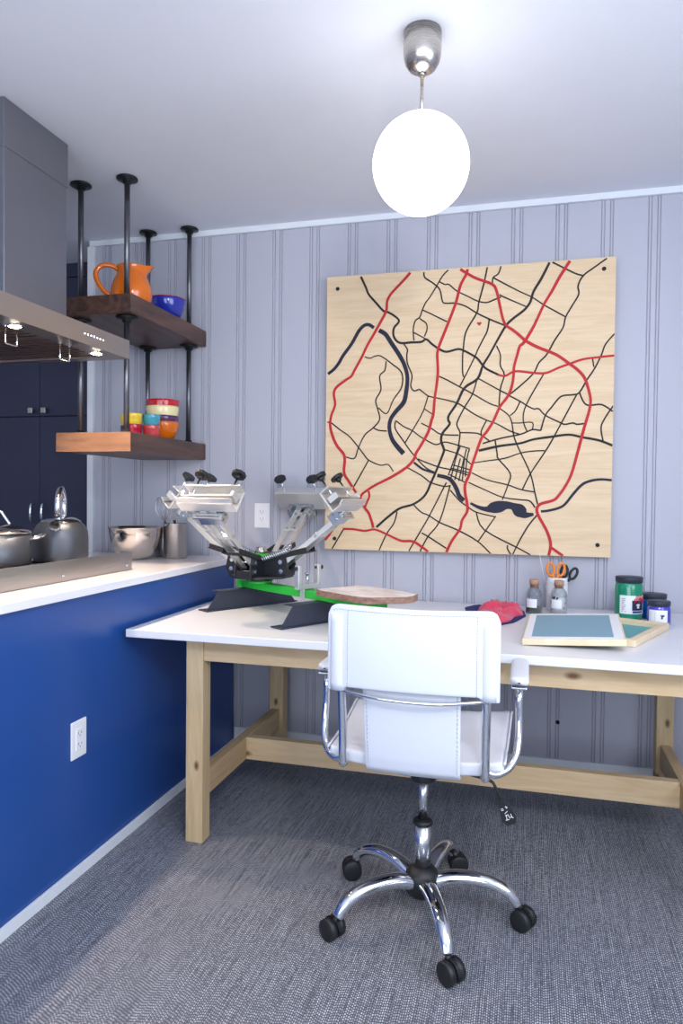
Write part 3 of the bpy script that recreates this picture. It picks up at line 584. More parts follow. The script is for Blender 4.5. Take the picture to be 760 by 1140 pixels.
for yy in (-.209,.217):
    l=MB().lathe([(.028,-.001),(.028,.001)],24,M=Matrix.Translation((.252-.01,yy,-.0015))).build('lamp_ring',M['chrome'],c)
    MB().lathe([(.0,-.0035),(.014,-.0035),(.019,-.001)],24,M=Matrix.Translation((.252-.01,yy,-.0015)),caps=False).build('lamp_lens',M['halogen'],l)
for k in range(7):
    if k==3: continue
    MB().box(.3,.3012,.0615+k*.018,.0655+k*.018,.033,.037).build('indicator_light',M['led_w'],c)
MB().box(.3,.3012,.114,.120,.032,.039).build('fan_light',M['led_b'],c)

# ------------------------------------------------------------------ hanging pipe shelves
c=empty('pipe_shelf_unit',(-1.67,-.33,CE),label='walnut shelves hung from the ceiling on black iron pipes',cat='shelf')
def shelf(z0,z1,end):
    o=MB().box(-.17,.165,-.335,.322,z0-CE,z1-CE).build('shelf_board',M['walnut'],c,bevel=.002)
    if end: 
        o2=MB().box(-.1705,.1655,-.3385,-.335,z0-CE,z1-CE).build('end_grain_cap',M['walnut_light'],o); o2['label']='lighter orange brown end of the lower shelf'
shelf(1.908,1.982,False); shelf(1.367,1.443,True)
for (rx,ry) in ((.105,-.27),(-.112,-.262),(.098,.275),(-.118,.272)):
    r=MB().cyl((rx,ry,1.443-CE),(rx,ry,1.9075-CE),.0112,16).cyl((rx,ry,1.9825-CE),(rx,ry,-.001),.0112,16).build('pipe',M['pipe'],c)
    for z,dn in ((-.001,1),(1.9075-CE,1),(1.4435-CE,0)):
        if dn: pr=[(.0,z),(.040,z),(.042,z-.002),(.042,z-.007),(.020,z-.010),(.017,z-.022),(.011,z-.023)]
        else: pr=[(.011,z+.016),(.016,z+.015),(.018,z+.004),(.03,z+.002),(.03,z)]
        MB().lathe(pr,28,M=Matrix.Translation((rx,ry,0)),caps=False).build('pipe_flange',M['pipe_dark'],r)
# things on the shelves
sz=1.9825
c=empty('ceramic_pitcher',(-1.622,-.473,sz),label='glossy orange ceramic pitcher on the upper shelf',cat='pitcher')
def pit(u,v):
    # body of revolution with pouring lip
    P=[(.0,.002),(.052,.0),(.064,.004),(.079,.028),(.083,.052),(.080,.078),(.071,.104),(.060,.126),(.0545,.142),(.0545,.158),(.057,.168)]
    t=v*(len(P)-1); i=min(int(t),len(P)-2); f=t-i
    r=P[i][0]*(1-f)+P[i+1][0]*f; z=P[i][1]*(1-f)+P[i+1][1]*f
    a=2*PI*u; lip=max(0,math.cos(a))**10*max(0,(z-.13)/.038)
    return Vector(((r+lip*.032)*math.cos(a),(r+lip*.032)*math.sin(a),z+lip*.006))
MB().grid(pit,48,30,th=.005).build('pitcher_body',M['orange'],c)
MB().tube(catmull([(-.05,0,.150),(-.078,0,.166),(-.118,0,.164),(-.142,0,.135),(-.136,0,.098),(-.112,0,.062),(-.076,0,.038)],6),.0085,12,flat=1.2).build('handle',M['orange'],c)
c.rotation_euler=(0,0,math.radians(28))
def bowlmesh(r,h,foot=.5,t=.004,n=48):
    P=[]; 
    for i in range(11):
        a=i/10; P.append((r*(foot+(1-foot)*math.sin(a*PI/2)**.8), h*(a**1.15)))
    ins=[(max(x-t,0),z+(t if i<3 else 0)) for i,(x,z) in enumerate(P)][::-1]
    return MB().lathe([(0,.001),(r*foot*.9,0)]+P+ins+[(0,t+.001)],n,caps=False)
c=empty('cobalt_bowl',(-1.594,-.224,sz),label='deep blue glazed bowl with red rim on the upper shelf',cat='bowl')
bowlmesh(.083,.095,.42).build('bowl_body',M['cobalt'],c)
MB().lathe([(.0835,.0945),(.084,.096),(.082,.0975),(.0785,.096)],48,caps=False).build('red_rim',M['redg'],c)
sz=1.4435
def crock(r,h): # small ramekin with a rim band
    return MB().lathe([(0,.002),(r*.72,0),(r*.84,.004),(r*.95,h*.35),(r*.97,h*.62),(r,h*.66),(r*1.02,h*.96),(r*1.0,h),(r*.94,h),(r*.90,h*.6),(r*.78,.01),(0,.006)],40,caps=False)
def stack(x,y,items,cat,grp):
    z=sz
    for mat,r,h,step,fn,lab,nm in items:
        o=fn(r,h).build(nm,M[mat]); o.location=(x,y,z); tag(o,lab,cat,grp); z+=step
stack(-1.650,-.408,[('crim',.036,.056,.0525,crock,'crimson ramekin under the yellow one, beside the front pipe','ramekin'),('yell',.036,.05,0,crock,'yellow ramekin stacked on the crimson one beside the front pipe','ramekin')],'ramekin','ramekins on the lower shelf')
stack(-1.712,-.352,[('purp',.032,.056,.0525,crock,'purple ramekin mostly hidden behind the front pipe','ramekin'),('yell',.032,.05,0,crock,'yellow ramekin peeking out left of the front pipe','ramekin')],'ramekin','ramekins on the lower shelf')
stack(-1.596,-.352,[('coral',.037,.056,.0525,crock,'coral pink ramekin in front of the stacked bowls','ramekin'),('teal',.037,.05,0,crock,'turquoise ramekin on top of the coral pink one','ramekin')],'ramekin','ramekins on the lower shelf')
def bw(foot):
    return lambda r,h: bowlmesh(r,h,foot)
stack(-1.621,-.212,[('orange',.074,.085,.040,bw(.45),'orange bowl at the bottom of the bowl stack','stacking_bowl'),('purp',.0725,.072,.037,bw(.5),'purple bowl second from the bottom of the bowl stack','stacking_bowl'),('cream',.074,.078,.032,bw(.72),'cream bowl under the red one in the bowl stack','stacking_bowl'),('redg',.0745,.075,0,bw(.72),'red bowl on top of the bowl stack','stacking_bowl')],'bowl','stacked bowls on the lower shelf')

# ------------------------------------------------------------------ pendant lamp
c=empty('pendant_lamp',(-.298,-1.19,CE),label='lit white globe pendant lamp with brushed nickel ceiling cup',cat='lamp')
MB().lathe([(.0,-.0005),(.0515,-.0005),(.0515,-.05),(.0505,-.066),(.046,-.083),(.036,-.098),(.022,-.107),(.010,-.1105)],48,caps=False).build('ceiling_cup',M['nickel'],c)
MB().cyl((0,0,-.105),(0,0,-.118),.0085,16).cyl((0,0,-.117),(0,0,-.228),.0045,12).build('stem',M['nickel'],c)
g=MB().sphere((0,0,-.355),.131,48,28).build('globe_shade',M['globe'],c)

# ------------------------------------------------------------------ map artwork
c=empty('map_artwork',(-.8927,-.05,.9597),label='square plywood panel painted with a street map on the wall',cat='artwork')
W_=1.22
def bp_(u,v,y): return Vector((u*W_,y,v*W_*1.0033))
MB().box(0,W_,0,.018,0,W_*1.0033).build('plywood_board',M['ply'],c,bevel=.0008,seg=1)
def ribbon(mb,pts,ws,y0,y1):
    P=[Vector((p[0]*W_,p[1]*W_)) for p in pts]; n=len(P); vs=[];fs=[]
    for i in range(n):
        t=(P[min(i+1,n-1)]-P[max(i-1,0)])
        if t.length<1e-6: t=Vector((1,0))
        t.normalize(); q=Vector((-t.y,t.x))*ws[i]/2
        for s in (1,-1):
            a=P[i]+q*s; a.x=min(max(a.x,0.0005),W_-.0005); a.y=min(max(a.y,.0005),W_*1.0033-.0005)
            vs+=[(a.x,y0,a.y),(a.x,y1,a.y)]
    for i in range(n-1):
        a=i*4;b=a+4
        fs+=[(a,b,b+2,a+2),(a+1,a,b,b+1),(a+2,a+3,b+3,b+2)]
    fs+=[(0,2,3,1),((n-1)*4,(n-1)*4+1,(n-1)*4+3,(n-1)*4+2)]
    mb.add(vs,fs)
def dens(pts,n=4):
    q=catmull([(p[0],p[1],0) for p in pts],n); return [(p.x,p.y) for p in q]
PXM=.0038
lay={'black':(MB(),'black_street_lines',M['road'],-.0012),'river':(MB(),'blue_river_lines',M['river'],-.0018),'red':(MB(),'red_highway_lines',M['redroad'],-.0024)}
WM={'red':.62,'black':.98,'river':.95}
off=0
for col,w,pts in ROADS:
    q=dens(pts); 
    off=(off+1)%7
    ws=[w*WM[col]*PXM*(.92+.18*noise.noise(Vector((a[0]*9,a[1]*9,w)))) for a in q]
    ribbon(lay[col][0],q,ws,lay[col][3]-off*.00006,0)
q=catmull([(a,b,w/100) for a,b,w in BLOB],5)
ribbon(lay['river'][0],[(a.x,a.y) for a in q],[a.z*100*PXM for a in q],-.0022,0)
for k in lay: lay[k][0].build(lay[k][1],lay[k][2],c)
hb=MB(); hx,hz=HEART[0]*W_,HEART[1]*W_
hp=[]
for i in range(24):
    t=2*PI*i/24; hp.append((.0006*16*math.sin(t)**3,.0006*(13*math.cos(t)-5*math.cos(2*t)-2*math.cos(3*t)-math.cos(4*t))))
hb.prism(hp,0,.0012,M=Matrix.Translation((hx,0,hz))@Matrix.Rotation(PI/2,4,'X'))
hb.build('red_heart_mark',M['redroad'],c)
for u,v in MAPBOLTS:
    MB().lathe([(0,.004),(.007,.004),(.0085,.002),(.0085,0)],16,M=Matrix.Translation(bp_(u,v,0))@Matrix.Rotation(PI/2,4,'X'),caps=False).cyl(bp_(u,v,.0185),bp_(u,v,.0495),.008,10).build('mounting_bolt',M['pipe_dark'],c)
# ------------------------------------------------------------------ work table
ZT=.7396
c=empty('work_table',(-1.1,-.5,0),label='long white topped work table on square pine legs by the wall',cat='table')
def tb(x0,x1,y0,y1,z0,z1): return MB().box(x0+1.1,x1+1.1,y0+.5,y1+.5,z0,z1)
tb(-1.322,.78,-.991,-.02,ZT-.0275,ZT).build('table_top',M['tabletop'],c,bevel=.0025)
for (x0,x1,y0,y1) in ((-1.130,-1.067,-.921,-.861),(-1.120,-1.055,-.135,-.075),(.553,.616,-.921,-.861),(.500,.563,-.135,-.075)):
    tb(x0,x1,y0,y1,0,ZT-.0275).build('leg',M['table_leg'],c,bevel=.002)
tb(-1.0665,.5525,-.915,-.88,.631,ZT-.028).build('apron',M['table_long'],c,bevel=.0015)
tb(-1.0545,.4995,-.12,-.085,.631,ZT-.028).build('apron',M['table_long'],c,bevel=.0015)
for x0 in (-1.118,.516):
    tb(x0,x0+.038,-.8605,-.1355,.631,ZT-.028).build('end_apron',M['table_side'],c,bevel=.0015)
for x0 in (-1.1105,.5145):
    tb(x0,x0+.038,-.8605,-.1355,.148,.236).build('end_stretcher',M['table_side'],c,bevel=.0015)
tb(-1.072,.514,-.52,-.482,.148,.236).build('long_stretcher',M['table_long'],c,bevel=.0015)

# ------------------------------------------------------------------ office chair
c=empty('office_chair',(-.278,-1.125,0),label='white leatherette swivel office chair with chrome frame facing the table',cat='chair')
base=MB().lathe([(.020,.062),(.040,.066),(.049,.078),(.050,.108),(.046,.130),(.032,.143),(.025,.147)],36).build('base_hub',M['black_plastic'],c)
for k in range(5):
    a=math.radians(4+72*k); ca,sa=math.cos(a),math.sin(a)
    prf=[(.036,.106),(.08,.120),(.13,.125),(.18,.121),(.222,.107),(.250,.087),(.266,.062)]
    P=catmull([(r*ca,r*sa,z) for r,z in prf],5)
    rs=[.0255-.0085*i/(len(P)-1) for i in range(len(P))]
    leg=MB().tube(P,.018,16,rs=rs,flat=.85,up=(0,0,1)).build('leg',M['chrome'],c)
    cx,cy=.272*ca,.272*sa
    # caster: trailing direction
    ta=[math.radians(t) for t in (330,20,200,150,320)][k]; tx,ty=math.cos(ta),math.sin(ta)
    MR=Matrix.Translation((cx+tx*.012,cy+ty*.012,.0295))@Matrix.Rotation(ta,4,'Z')@Matrix.Rotation(PI/2,4,'X')
    w=MB()
    for z0 in (-.026,.005):
        w.lathe([(.006,z0),(.025,z0),(.0292,z0+.003),(.0292,z0+.018),(.025,z0+.021),(.006,z0+.021)],32,M=MR)
    w.lathe([(.015,-.006),(.015,.006)],16,M=MR)
    hood=[]
    for i in range(11):
        t=PI*(.0+1.0*i/10); hood.append((.0305*math.cos(t),.0305*math.sin(t)))
    inn=[(x*.78,y*.78) for x,y in hood][::-1]
    w.prism(hood+inn,-.0045,.0045,M=MR)
    w.cyl((cx,cy,.045),(cx,cy,.066),.0075,14)
    w.build('caster',M['black_plastic'],leg)
MB().lathe([(.0245,.140),(.0240,.268)],32).build('lift_sleeve',M['satin'],c)
MB().lathe([(.0255,.266),(.028,.268),(.028,.277),(.022,.281),(.0115,.282)],32).build('collar',M['black_plastic'],c)
MB().lathe([(.0135,.279),(.0135,.402)],24).build('lift_rod',M['satin'],c)
mech=MB().lathe([(.030,.392),(.037,.397),(.037,.42)],24); mech.box(-.05,.05,-.05,.14,.418,.470).box(-.15,.15,-.0,.03,.462,.484).box(-.15,.15,.10,.13,.470,.49)
mech.build('seat_mechanism',M['black'],c,bevel=.003)
# lever with paddle
lv=MB().tube(catmull([(.06,.0,.435),(.13,-.005,.425),(.185,-.008,.415),(.200,-.01,.402),(.216,-.01,.368)],5),.0042,10).build('height_lever',M['black'],c)
MP=Matrix.Translation((.216,-.012,.37))@Matrix.Rotation(math.radians(-24),4,'Y')
pp=[(-.006,.0),(.006,0),(.018,-.04),(.020,-.06),(.012,-.074),(-.012,-.074),(-.020,-.06),(-.018,-.04)]
MB().prism(pp,-.0045,.0045,M=MP@Matrix.Rotation(PI/2,4,'X')).build('lever_paddle',M['black_plastic'],lv,bevel=.0015)
gl=MB()
def gs_(x,z,w,h,a=0): gl.box(-w/2,w/2,-.0052,-.0045,-h/2,h/2,M=MP@Matrix.Translation((x,0,z))@Matrix.Rotation(math.radians(a),4,'Y'))
for x,z,w,h,a in ((-.007,-.026,.007,.0016,0),(-.007,-.030,.007,.0016,0),(.006,-.025,.0016,.008,0),(.006,-.025,.007,.0016,20),(0,-.038,.010,.0018,-25),(-.004,-.05,.0018,.013,10),(.003,-.05,.0018,.012,-10),(-.001,-.046,.009,.0018,0),(.010,-.05,.0018,.010,0),(.010,-.055,.008,.0018,30),(-.004,-.058,.010,.0018,0)):
    gs_(x,z,w,h,a)
gl.build('lever_symbols',M['outlet'],lv)
# seat pad: shallow sling
def seat(u,v):
    x=-.232+.464*u; t=v
    y=-.185+.385*v
    z=.503+.035*v+.014*(abs(2*u-1)**3)-.012*math.sin(PI*v)
    if v>.88: z-=((v-.88)/.12)**2*.018
    if v<.08: z+=0
    x*= .985+.04*v
    return Vector((x,y,z))
MB().grid(seat,28,24,th=.034).build('seat',M['leather'],c,bevel=.008,seg=3)
for u_,s in ((0.0,-1),(1.0,1)):
    MB().tube([seat(u_,i/16)+Vector((s*.002,0,.014)) for i in range(17)],.0035,6).build('seat_piping',M['leather'],bpy.data.objects['seat'])
# backrest sling
def cl(t): return max(0,min(1,t))
def backp(u,z):
    x=-.217+.434*u
    s=2*u-1
    y=-.222-.022*(1-s*s)-.004
    y-=.012*math.cos((z-.81)*8)
    return Vector((x,y,z))
# outline: rounded top corners, lower edge stepping up beside the centre strip
def topz(u): 
    e=min(u,1-u)*.434; r=.028
    z=.920+.004*abs(2*u-1)
    if e<r: z-= r-math.sqrt(max(0,r*r-(r-e)**2))
    return z
def botz(u):
    s=abs(2*u-1); return .700 if s>.86 else .700+.012*cl((.86-s)/.1)
def bk(u,v):
    z0=botz(u);z1=topz(u); return backp(u,z0+(z1-z0)*v)
back=MB().grid(bk,48,20,th=.02).build('backrest',M['leather'],c,bevel=.004,seg=2)
# side pocket rolls over the frame posts
for s in (0,1):
    u=.062 if s==0 else .938
    P=[backp(u,.703+.195*i/10)+Vector((0,-.003,0)) for i in range(11)]
    MB().tube(P,.021,20,flat=.62,up=(0,1,0)).build('side_pocket',M['leather'],back)
# centre strip going down and under the seat
def strip(u,v):
    P=[(-.246,.722),(-.240,.70),(-.232,.66),(-.226,.61),(-.219,.56),(-.213,.525),(-.205,.497),(-.19,.483),(-.15,.478),(-.08,.478)]
    t=v*(len(P)-1); i=min(int(t),len(P)-2); f=t-i
    y=P[i][0]*(1-f)+P[i+1][0]*f; z=P[i][1]*(1-f)+P[i+1][1]*f
    s=2*u-1
    return Vector((s*(.124-.004*v),y-.006*(1-s*s),z))
st=MB().grid(strip,12,36,th=.008).build('centre_strip',M['leather'],back,bevel=.001)
def stitch(fn,n,off=Vector((0,-.0108,0))):
    th=MB()
    for i in range(n):
        a=fn((i+.15)/n)+off;b=fn((i+.75)/n)+off
        th.tube([a,b],.0009,4)
    th.build('stitching',M['thread'],back)
stitch(lambda t: backp(.03+.94*t,topz(.03+.94*t)-.012),52)
for u in (.125,.875):
    stitch(lambda t: backp(u,.712+.2*t),26)
for u in (.03,.97):
    stitch(lambda t: strip(u,.03+.62*t),24,Vector((0,-.0048,0)))
for s in (-1,1):
    P=catmull([(s*.188,-.222,.89),(s*.188,-.224,.80),(s*.186,-.222,.70),(s*.184,-.214,.60),(s*.184,-.212,.535),(s*.184,-.208,.500)],6)
    fr=MB().tube(P,.0112,14)
    fr.sphere((s*.184,-.208,.500),.0125,14,10,(1,.8,1))
    P=catmull([(s*.184,-.198,.512),(s*.208,-.188,.503),(s*.238,-.162,.512),(s*.256,-.132,.536),(s*.2625,-.110,.575),(s*.2625,-.100,.62),(s*.2615,-.098,.655),(s*.2615,-.094,.682),(s*.2615,-.075,.697),(s*.2615,-.04,.699),(s*.2615,.0,.699),(s*.2615,.06,.699),(s*.2615,.1,.699)],6)
    fr.tube(P,.0098,14)
    o=fr.build('side_frame',M['chrome'],c)
    def pad(u,v,s=s):
        a=2*PI*u; y=-.122+.250*v; e=min(v,1-v)*.25; k=1 if e>.02 else math.sqrt(max(.02,1-((.02-e)/.02)**2))
        ca,sa=math.cos(a),math.sin(a)
        sx=abs(ca)**.6*(1 if ca>0 else -1); szz=abs(sa)**.7*(1 if sa>0 else -1)
        return Vector((s*.2615+.0245*sx*k,y,.7225+.0125*szz*k))
    MB().grid(pad,28,24).build('arm_pad',M['leather'],c)
    MB().box(s*.2615-.02,s*.2615+.02,-.122,.125,.705,.7105).build('arm_plate',M['chrome'],o,bevel=.002)
P=catmull([(-.184,-.236,.700),(-.12,-.262,.697),(-.05,-.274,.694),(.03,-.276,.693),(.10,-.266,.694),(.184,-.236,.700)],8)
MB().tube(P,.0048,10).sphere((-.185,-.230,.700),.009,12,8).sphere((.185,-.230,.700),.009,12,8).build('cross_bar',M['chrome'],c)

# ------------------------------------------------------------------ screen printing press
PR=empty('screen_printing_press',(-1.03,-.44,ZT),math.radians(-32),label='four arm tabletop screen printing press with green bar',cat='printing press')
def zz(z): return z-ZT
MB().box(-.165,.66,-.024,.024,zz(.817),zz(.846)).build('main_bar',M['green'],PR,bevel=.002)
for k in (-.1,.37):
    MB().cyl((k,-.015,zz(.812)),(k,-.015,zz(.850)),.006,6).build('bar_bolt',M['zinc'],PR)
    MB().cyl((k+.012,.014,zz(.812)),(k+.012,.014,zz(.850)),.006,6).build('bar_bolt',M['zinc'],PR)
def foot(x0):
    m=MB(); t=.004
    zb,zt_=.001,zz(.816)
    hb,ht=.225,.165
    # web plate: trapezoid with slanted ends
    v=[(x0+.022,-hb,zb),(x0+.022,hb,zb),(x0+.018,ht,zt_),(x0+.018,-ht,zt_)]
    v+=[(a_-t,b_,c_) for a_,b_,c_ in v]
    m.add(v,[(0,1,2,3),(7,6,5,4),(0,4,5,1),(1,5,6,2),(2,6,7,3),(3,7,4,0)])
    m.box(x0-.030,x0+.032,-hb-.004,hb+.004,zb,zb+t)
    m.box(x0-.030,x0+.022,-ht-.004,ht+.004,zt_-t,zt_)
    return m.build('foot',M['footmetal'],PR)
foot(-.1); foot(.37)
# platen, from its corners on the bar
pw=[(-.721,-.736),(-.70,-.765),(-.545,-.868),(-.505,-.880),(-.39,-.828),(-.366,-.80),(-.358,-.745),(-.47,-.650),(-.52,-.620),(-.606,-.59)]
Minv=(Matrix.Translation((-1.03,-.44,ZT))@Matrix.Rotation(math.radians(-32),4,'Z')).inverted()
pl=[tuple((Minv@Vector((x,y,ZT)))[:2]) for x,y in pw]
po=MB().prism(pl,zz(.8485),zz(.870)).build('platen',M['platen_edge'],PR,bevel=.001)
cx=sum(p[0] for p in pl)/len(pl); cy=sum(p[1] for p in pl)/len(pl)
MB().prism([(cx+(a-cx)*.975,cy+(b-cy)*.975) for a,b in pl],zz(.8702),zz(.8712)).build('platen_face',M['platen'],po)
MB().box(.64,.70,-.03,.03,zz(.800),zz(.8165)).build('bar_end_bracket',M['footmetal'],PR,bevel=.002)
# registration gate
g=MB(); gx=.27
g.box(gx-.012,gx+.012,-.056,-.040,zz(.862),zz(.940)).box(gx-.012,gx+.012,.040,.056,zz(.862),zz(.940))
gg=[(-.052,.0),(.052,0),(.052,.018),(.044,.012),(-.044,.012),(-.052,.018)]
g.box(gx-.012,gx+.012,-.056,.056,zz(.850),zz(.868)).box(gx-.012,gx+.012,-.03,-.0245,zz(.812),zz(.852)).box(gx-.012,gx+.012,.0245,.03,zz(.812),zz(.852))
go=g.build('registration_gate',M['alu'],PR,bevel=.002)
g=MB()
for s in (-1,1):
    g.cyl((gx,s*.036,zz(.928)),(gx,s*.064,zz(.928)),.0045,10).cyl((gx,s*.062,zz(.928)),(gx,s*.070,zz(.928)),.0085,10)
g.build('gate_screws',M['black'],go)
MB().cyl((gx-.004,0,zz(.864)),(gx-.004,0,zz(.905)),.006,12).cyl((gx-.004,0,zz(.905)),(gx-.004,0,zz(.909)),.011,12).build('gate_stop',M['zinc'],go)
HO=Matrix.Translation((-.010,-.012,0))
# hub
MB().lathe([(.0,zz(.8465)),(.046,zz(.8465)),(.046,zz(.856)),(.0,zz(.856))],32,M=HO,caps=False).build('turntable_ring',M['green'],PR)
MB().lathe([(.0,zz(.8565)),(.040,zz(.8565)),(.052,zz(.860)),(.052,zz(.866)),(.0,zz(.868))],32,M=HO,caps=False).build('bearing_disc',M['black'],PR)
hb=MB()
hb.lathe([(.034,zz(.868)),(.034,zz(.955))],28,M=HO)
pt=[(.125,-.045),(.125,.045),(.045,.125),(-.045,.125),(-.125,.045),(-.125,-.045),(-.045,-.125),(.045,-.125)]
hb.prism(pt,zz(.872),zz(.882),M=HO@Matrix.Rotation(math.radians(23),4,'Z')); 
hb.prism([(a*.62,b*.62) for a,b in pt],zz(.943),zz(.951),M=HO@Matrix.Rotation(math.radians(23),4,'Z'))
for k in range(4):
    R_=HO@Matrix.Rotation(k*PI/2+math.radians(23),4,'Z')
    for s in (-1,1):
        # cheek plates (profile in x,z)
        cp_=[(.035,zz(.882)),(.135,zz(.882)),(.145,zz(.905)),(.135,zz(.955)),(.075,zz(.968)),(.035,zz(.945))]
        hb.prism(cp_,-.003,.003,M=R_@Matrix.Translation((0,s*.034,0))@Matrix.Rotation(PI/2,4,'X'))
    hb.box(.132,.137,-.032,.032,zz(.882),zz(.905),M=R_)
hb.build('hub_frame',M['black'],PR,bevel=.001,seg=1)
MB().lathe([(.0,zz(.9515)),(.03,zz(.9515)),(.037,zz(.955)),(.037,zz(.960)),(.028,zz(.964)),(0,zz(.965))],32,M=HO,caps=False).build('hub_washer',M['green'],PR)
MB().lathe([(.0,zz(.9655)),(.0245,zz(.9655)),(.0245,zz(.978)),(.0215,zz(.981)),(.0215,zz(.989)),(.019,zz(.992)),(0,zz(.992))],28,M=HO,caps=False).build('hub_cap',M['steel_s'],PR)
TH=38.5; CR=23
def arm_make():
    a0=empty('print_arm_root')  # replaced below
    return a0
def arm(k,ht=TH,scale=1.0):
    R_=HO@Matrix.Rotation(k*PI/2+math.radians(23),4,'Z')
    A=R_@Matrix.Translation((.105,0,zz(.925)))@Matrix.Rotation(math.radians(-ht),4,'Y')   # x' runs out along the raised arm
    L=.348
    m=MB()
    for s in (-1,1):
        m.box(-.02,L,s*.021-.0115,s*.021+.0115,-.003,.003,M=A)
        m.box(-.02,L-.01,s*.0325-.0015,s*.0325+.0015,-.014,.006,M=A)
    for xx in (.19,.30): m.box(xx,xx+.012,-.034,.034,-.008,.008,M=A)
    o=m.build('print_arm',M['alu'],PR,bevel=.0008,seg=1)
    b=MB()
    for xx,yy in ((.20,.018),(.20,-.018),(.30,.018),(.30,-.018)): b.cyl(A@Vector((xx,yy,.002)),A@Vector((xx,yy,.013)),.0055,6,smooth=False)
    for (xx,zl) in ((.115,.902),(.112,.938)):
        b.cyl(R_@Vector((xx,-.045,zz(zl))),R_@Vector((xx,.045,zz(zl))),.0045,10)
        for s in (-1,1): b.cyl(R_@Vector((xx,s*.037,zz(zl))),R_@Vector((xx,s*.044,zz(zl))),.0095,6,smooth=False)
    b.build('arm_bolts',M['zinc'],o)
    bl=MB(); A2=R_@Matrix.Translation((.06,0,zz(.948)))@Matrix.Rotation(math.radians(-14),4,'Y')
    bl.box(0,.17,-.040,-.036,-.010,.012,M=A2).box(0,.17,.036,.040,-.010,.012,M=A2).box(.12,.175,-.038,.038,-.010,-.006,M=A2).box(.0,.03,-.038,.038,.008,.012,M=A2)
    bl.build('stop_lever',M['black'],o,bevel=.0015)
    # spring
    sp_=MB(); p0=R_@Vector((.040,-.058,zz(.948))); p1=R_@Vector((.150,-.052,zz(.988))); dd=p1-p0; q=dd.to_track_quat('Z','Y')
    P=[]; T_=13
    for i in range(T_*10+1):
        t=i/(T_*10); an=2*PI*T_*t
        P.append(p0+q@Vector((.0100*math.cos(an),.0100*math.sin(an),dd.length*t)))
    sp_.tube(P,.0022,6); sp_.cyl(p0,p0-dd.normalized()*.02,.003,8).cyl(p1,p1+dd.normalized()*.012,.003,8)
    sp_.build('coil_spring',M['zinc'],o)
    # head, tilted with the arm
    H_=A@Matrix.Translation((L-.008,0,.004))
    h=MB(); Wd=.118; t=.006; G=.088; J=.046
    h.box(0,t,-Wd,Wd,0,G,M=H_)                 # web
    h.box(t,J,-Wd,Wd,0,t*.8,M=H_)              # lower jaw
    h.box(t,J,-Wd,Wd,G-t*.8,G,M=H_)            # upper jaw
    h.box(J-.005,J+.018,-Wd,Wd,-.010,-.004,M=H_@Matrix.Rotation(math.radians(-18),4,'Y'))
    h.box(.016,.021,-Wd+.01,Wd-.01,.034,.052,M=H_).box(.016,J+.004,-Wd+.01,Wd-.01,.034,.038,M=H_)
    for s in (-1,1):
        h.box(.012,J+.006,s*(Wd-.014)-.006,s*(Wd-.014)+.006,.032,.056,M=H_)
    h.build('frame_clamp',M['alu'],o,bevel=.0012,seg=1)
    hb_=MB(); hb_.box(-.052,.004,-.048,.048,-.020,-.014,M=H_).box(-.052,-.004,-.050,-.046,-.020,.018,M=H_).box(-.052,-.004,.046,.050,-.020,.018,M=H_).box(-.010,-.002,-.062,.062,-.028,.030,M=H_)
    for s in (-1,1):
        for z_ in (-.012,.012): hb_.cyl(H_@Vector((-.03,s*.044,z_)),H_@Vector((-.03,s*.058,z_)),.006,6,smooth=False)
    hb_.build('micro_bracket',M['zinc'],o)
    for s in (-1,1):
        yk=s*.080
        kn=MB()
        K=H_@Matrix.Translation((.028,yk,.142))
        pr=[]
        for i in range(48):
            an=2*PI*i/48; rr=.0262+.0011*math.cos(9*an); pr.append((rr*math.cos(an),rr*math.sin(an)))
        kn.prism(pr,0,.013,M=K,smooth=True)
        kn.lathe([(.010,-.012),(.012,0)],16,M=K)
        ko=kn.build('clamp_knob',M['black_plastic'],o,bevel=.0015)
        kw=MB().cyl(H_@Vector((.028,yk,.038)),H_@Vector((.028,yk,.132)),.0038,10)
        kw.build('clamp_screw',M['zinc'],o)
for k in range(4): arm(k)

# ------------------------------------------------------------------ things on the table
zt=ZT+.0006
def framemake(name,w,d,h,wd,mm,label,loc,rot,marg):
    r=empty(name,loc,label=label,cat='printing screen',group='screen printing frames on the table'); r.rotation_euler=rot
    m=MB().box(0,w,0,wd,0,h).box(0,w,d-wd,d,0,h).box(0,wd,wd,d-wd,0,h).box(w-wd,w,wd,d-wd,0,h)
    m.build('wooden_frame',M['screenwood'],r,bevel=.0025)
    tz=h-.001 if marg else .001
    e=marg if marg else 0
    z0=h+.0003 if marg else .003
    if marg:
        a=MB(); i=.006
        a.box(i,w-i,i,wd+e,z0,z0+.0008).box(i,w-i,d-wd-e,d-i,z0,z0+.0008).box(i,wd+e,wd+e,d-wd-e,z0,z0+.0008).box(w-wd-e*2,w-i,wd+e,d-wd-e,z0,z0+.0008)
        a.build('white_tape',M['tape'],r)
    MB().box(wd+e,w-wd-(e*2 if marg else 0),wd+e,d-wd-e,z0,z0+.0006).build('screen_mesh',M[mm],r)
    return r
framemake('printing_screen',.305,.385,.0205,.022,'mesh','pale blue screen printing frame tilted on top of a second frame',(-.013,-.848,zt),(math.radians(2.7),math.radians(-3.6),math.radians(-3.5)),.006)
framemake('printing_screen',.30,.40,.0225,.024,'mesh_teal','lower wooden screen frame with teal mesh under the blue one',(.052,-.655,zt),(0,0,math.radians(-24)),0)
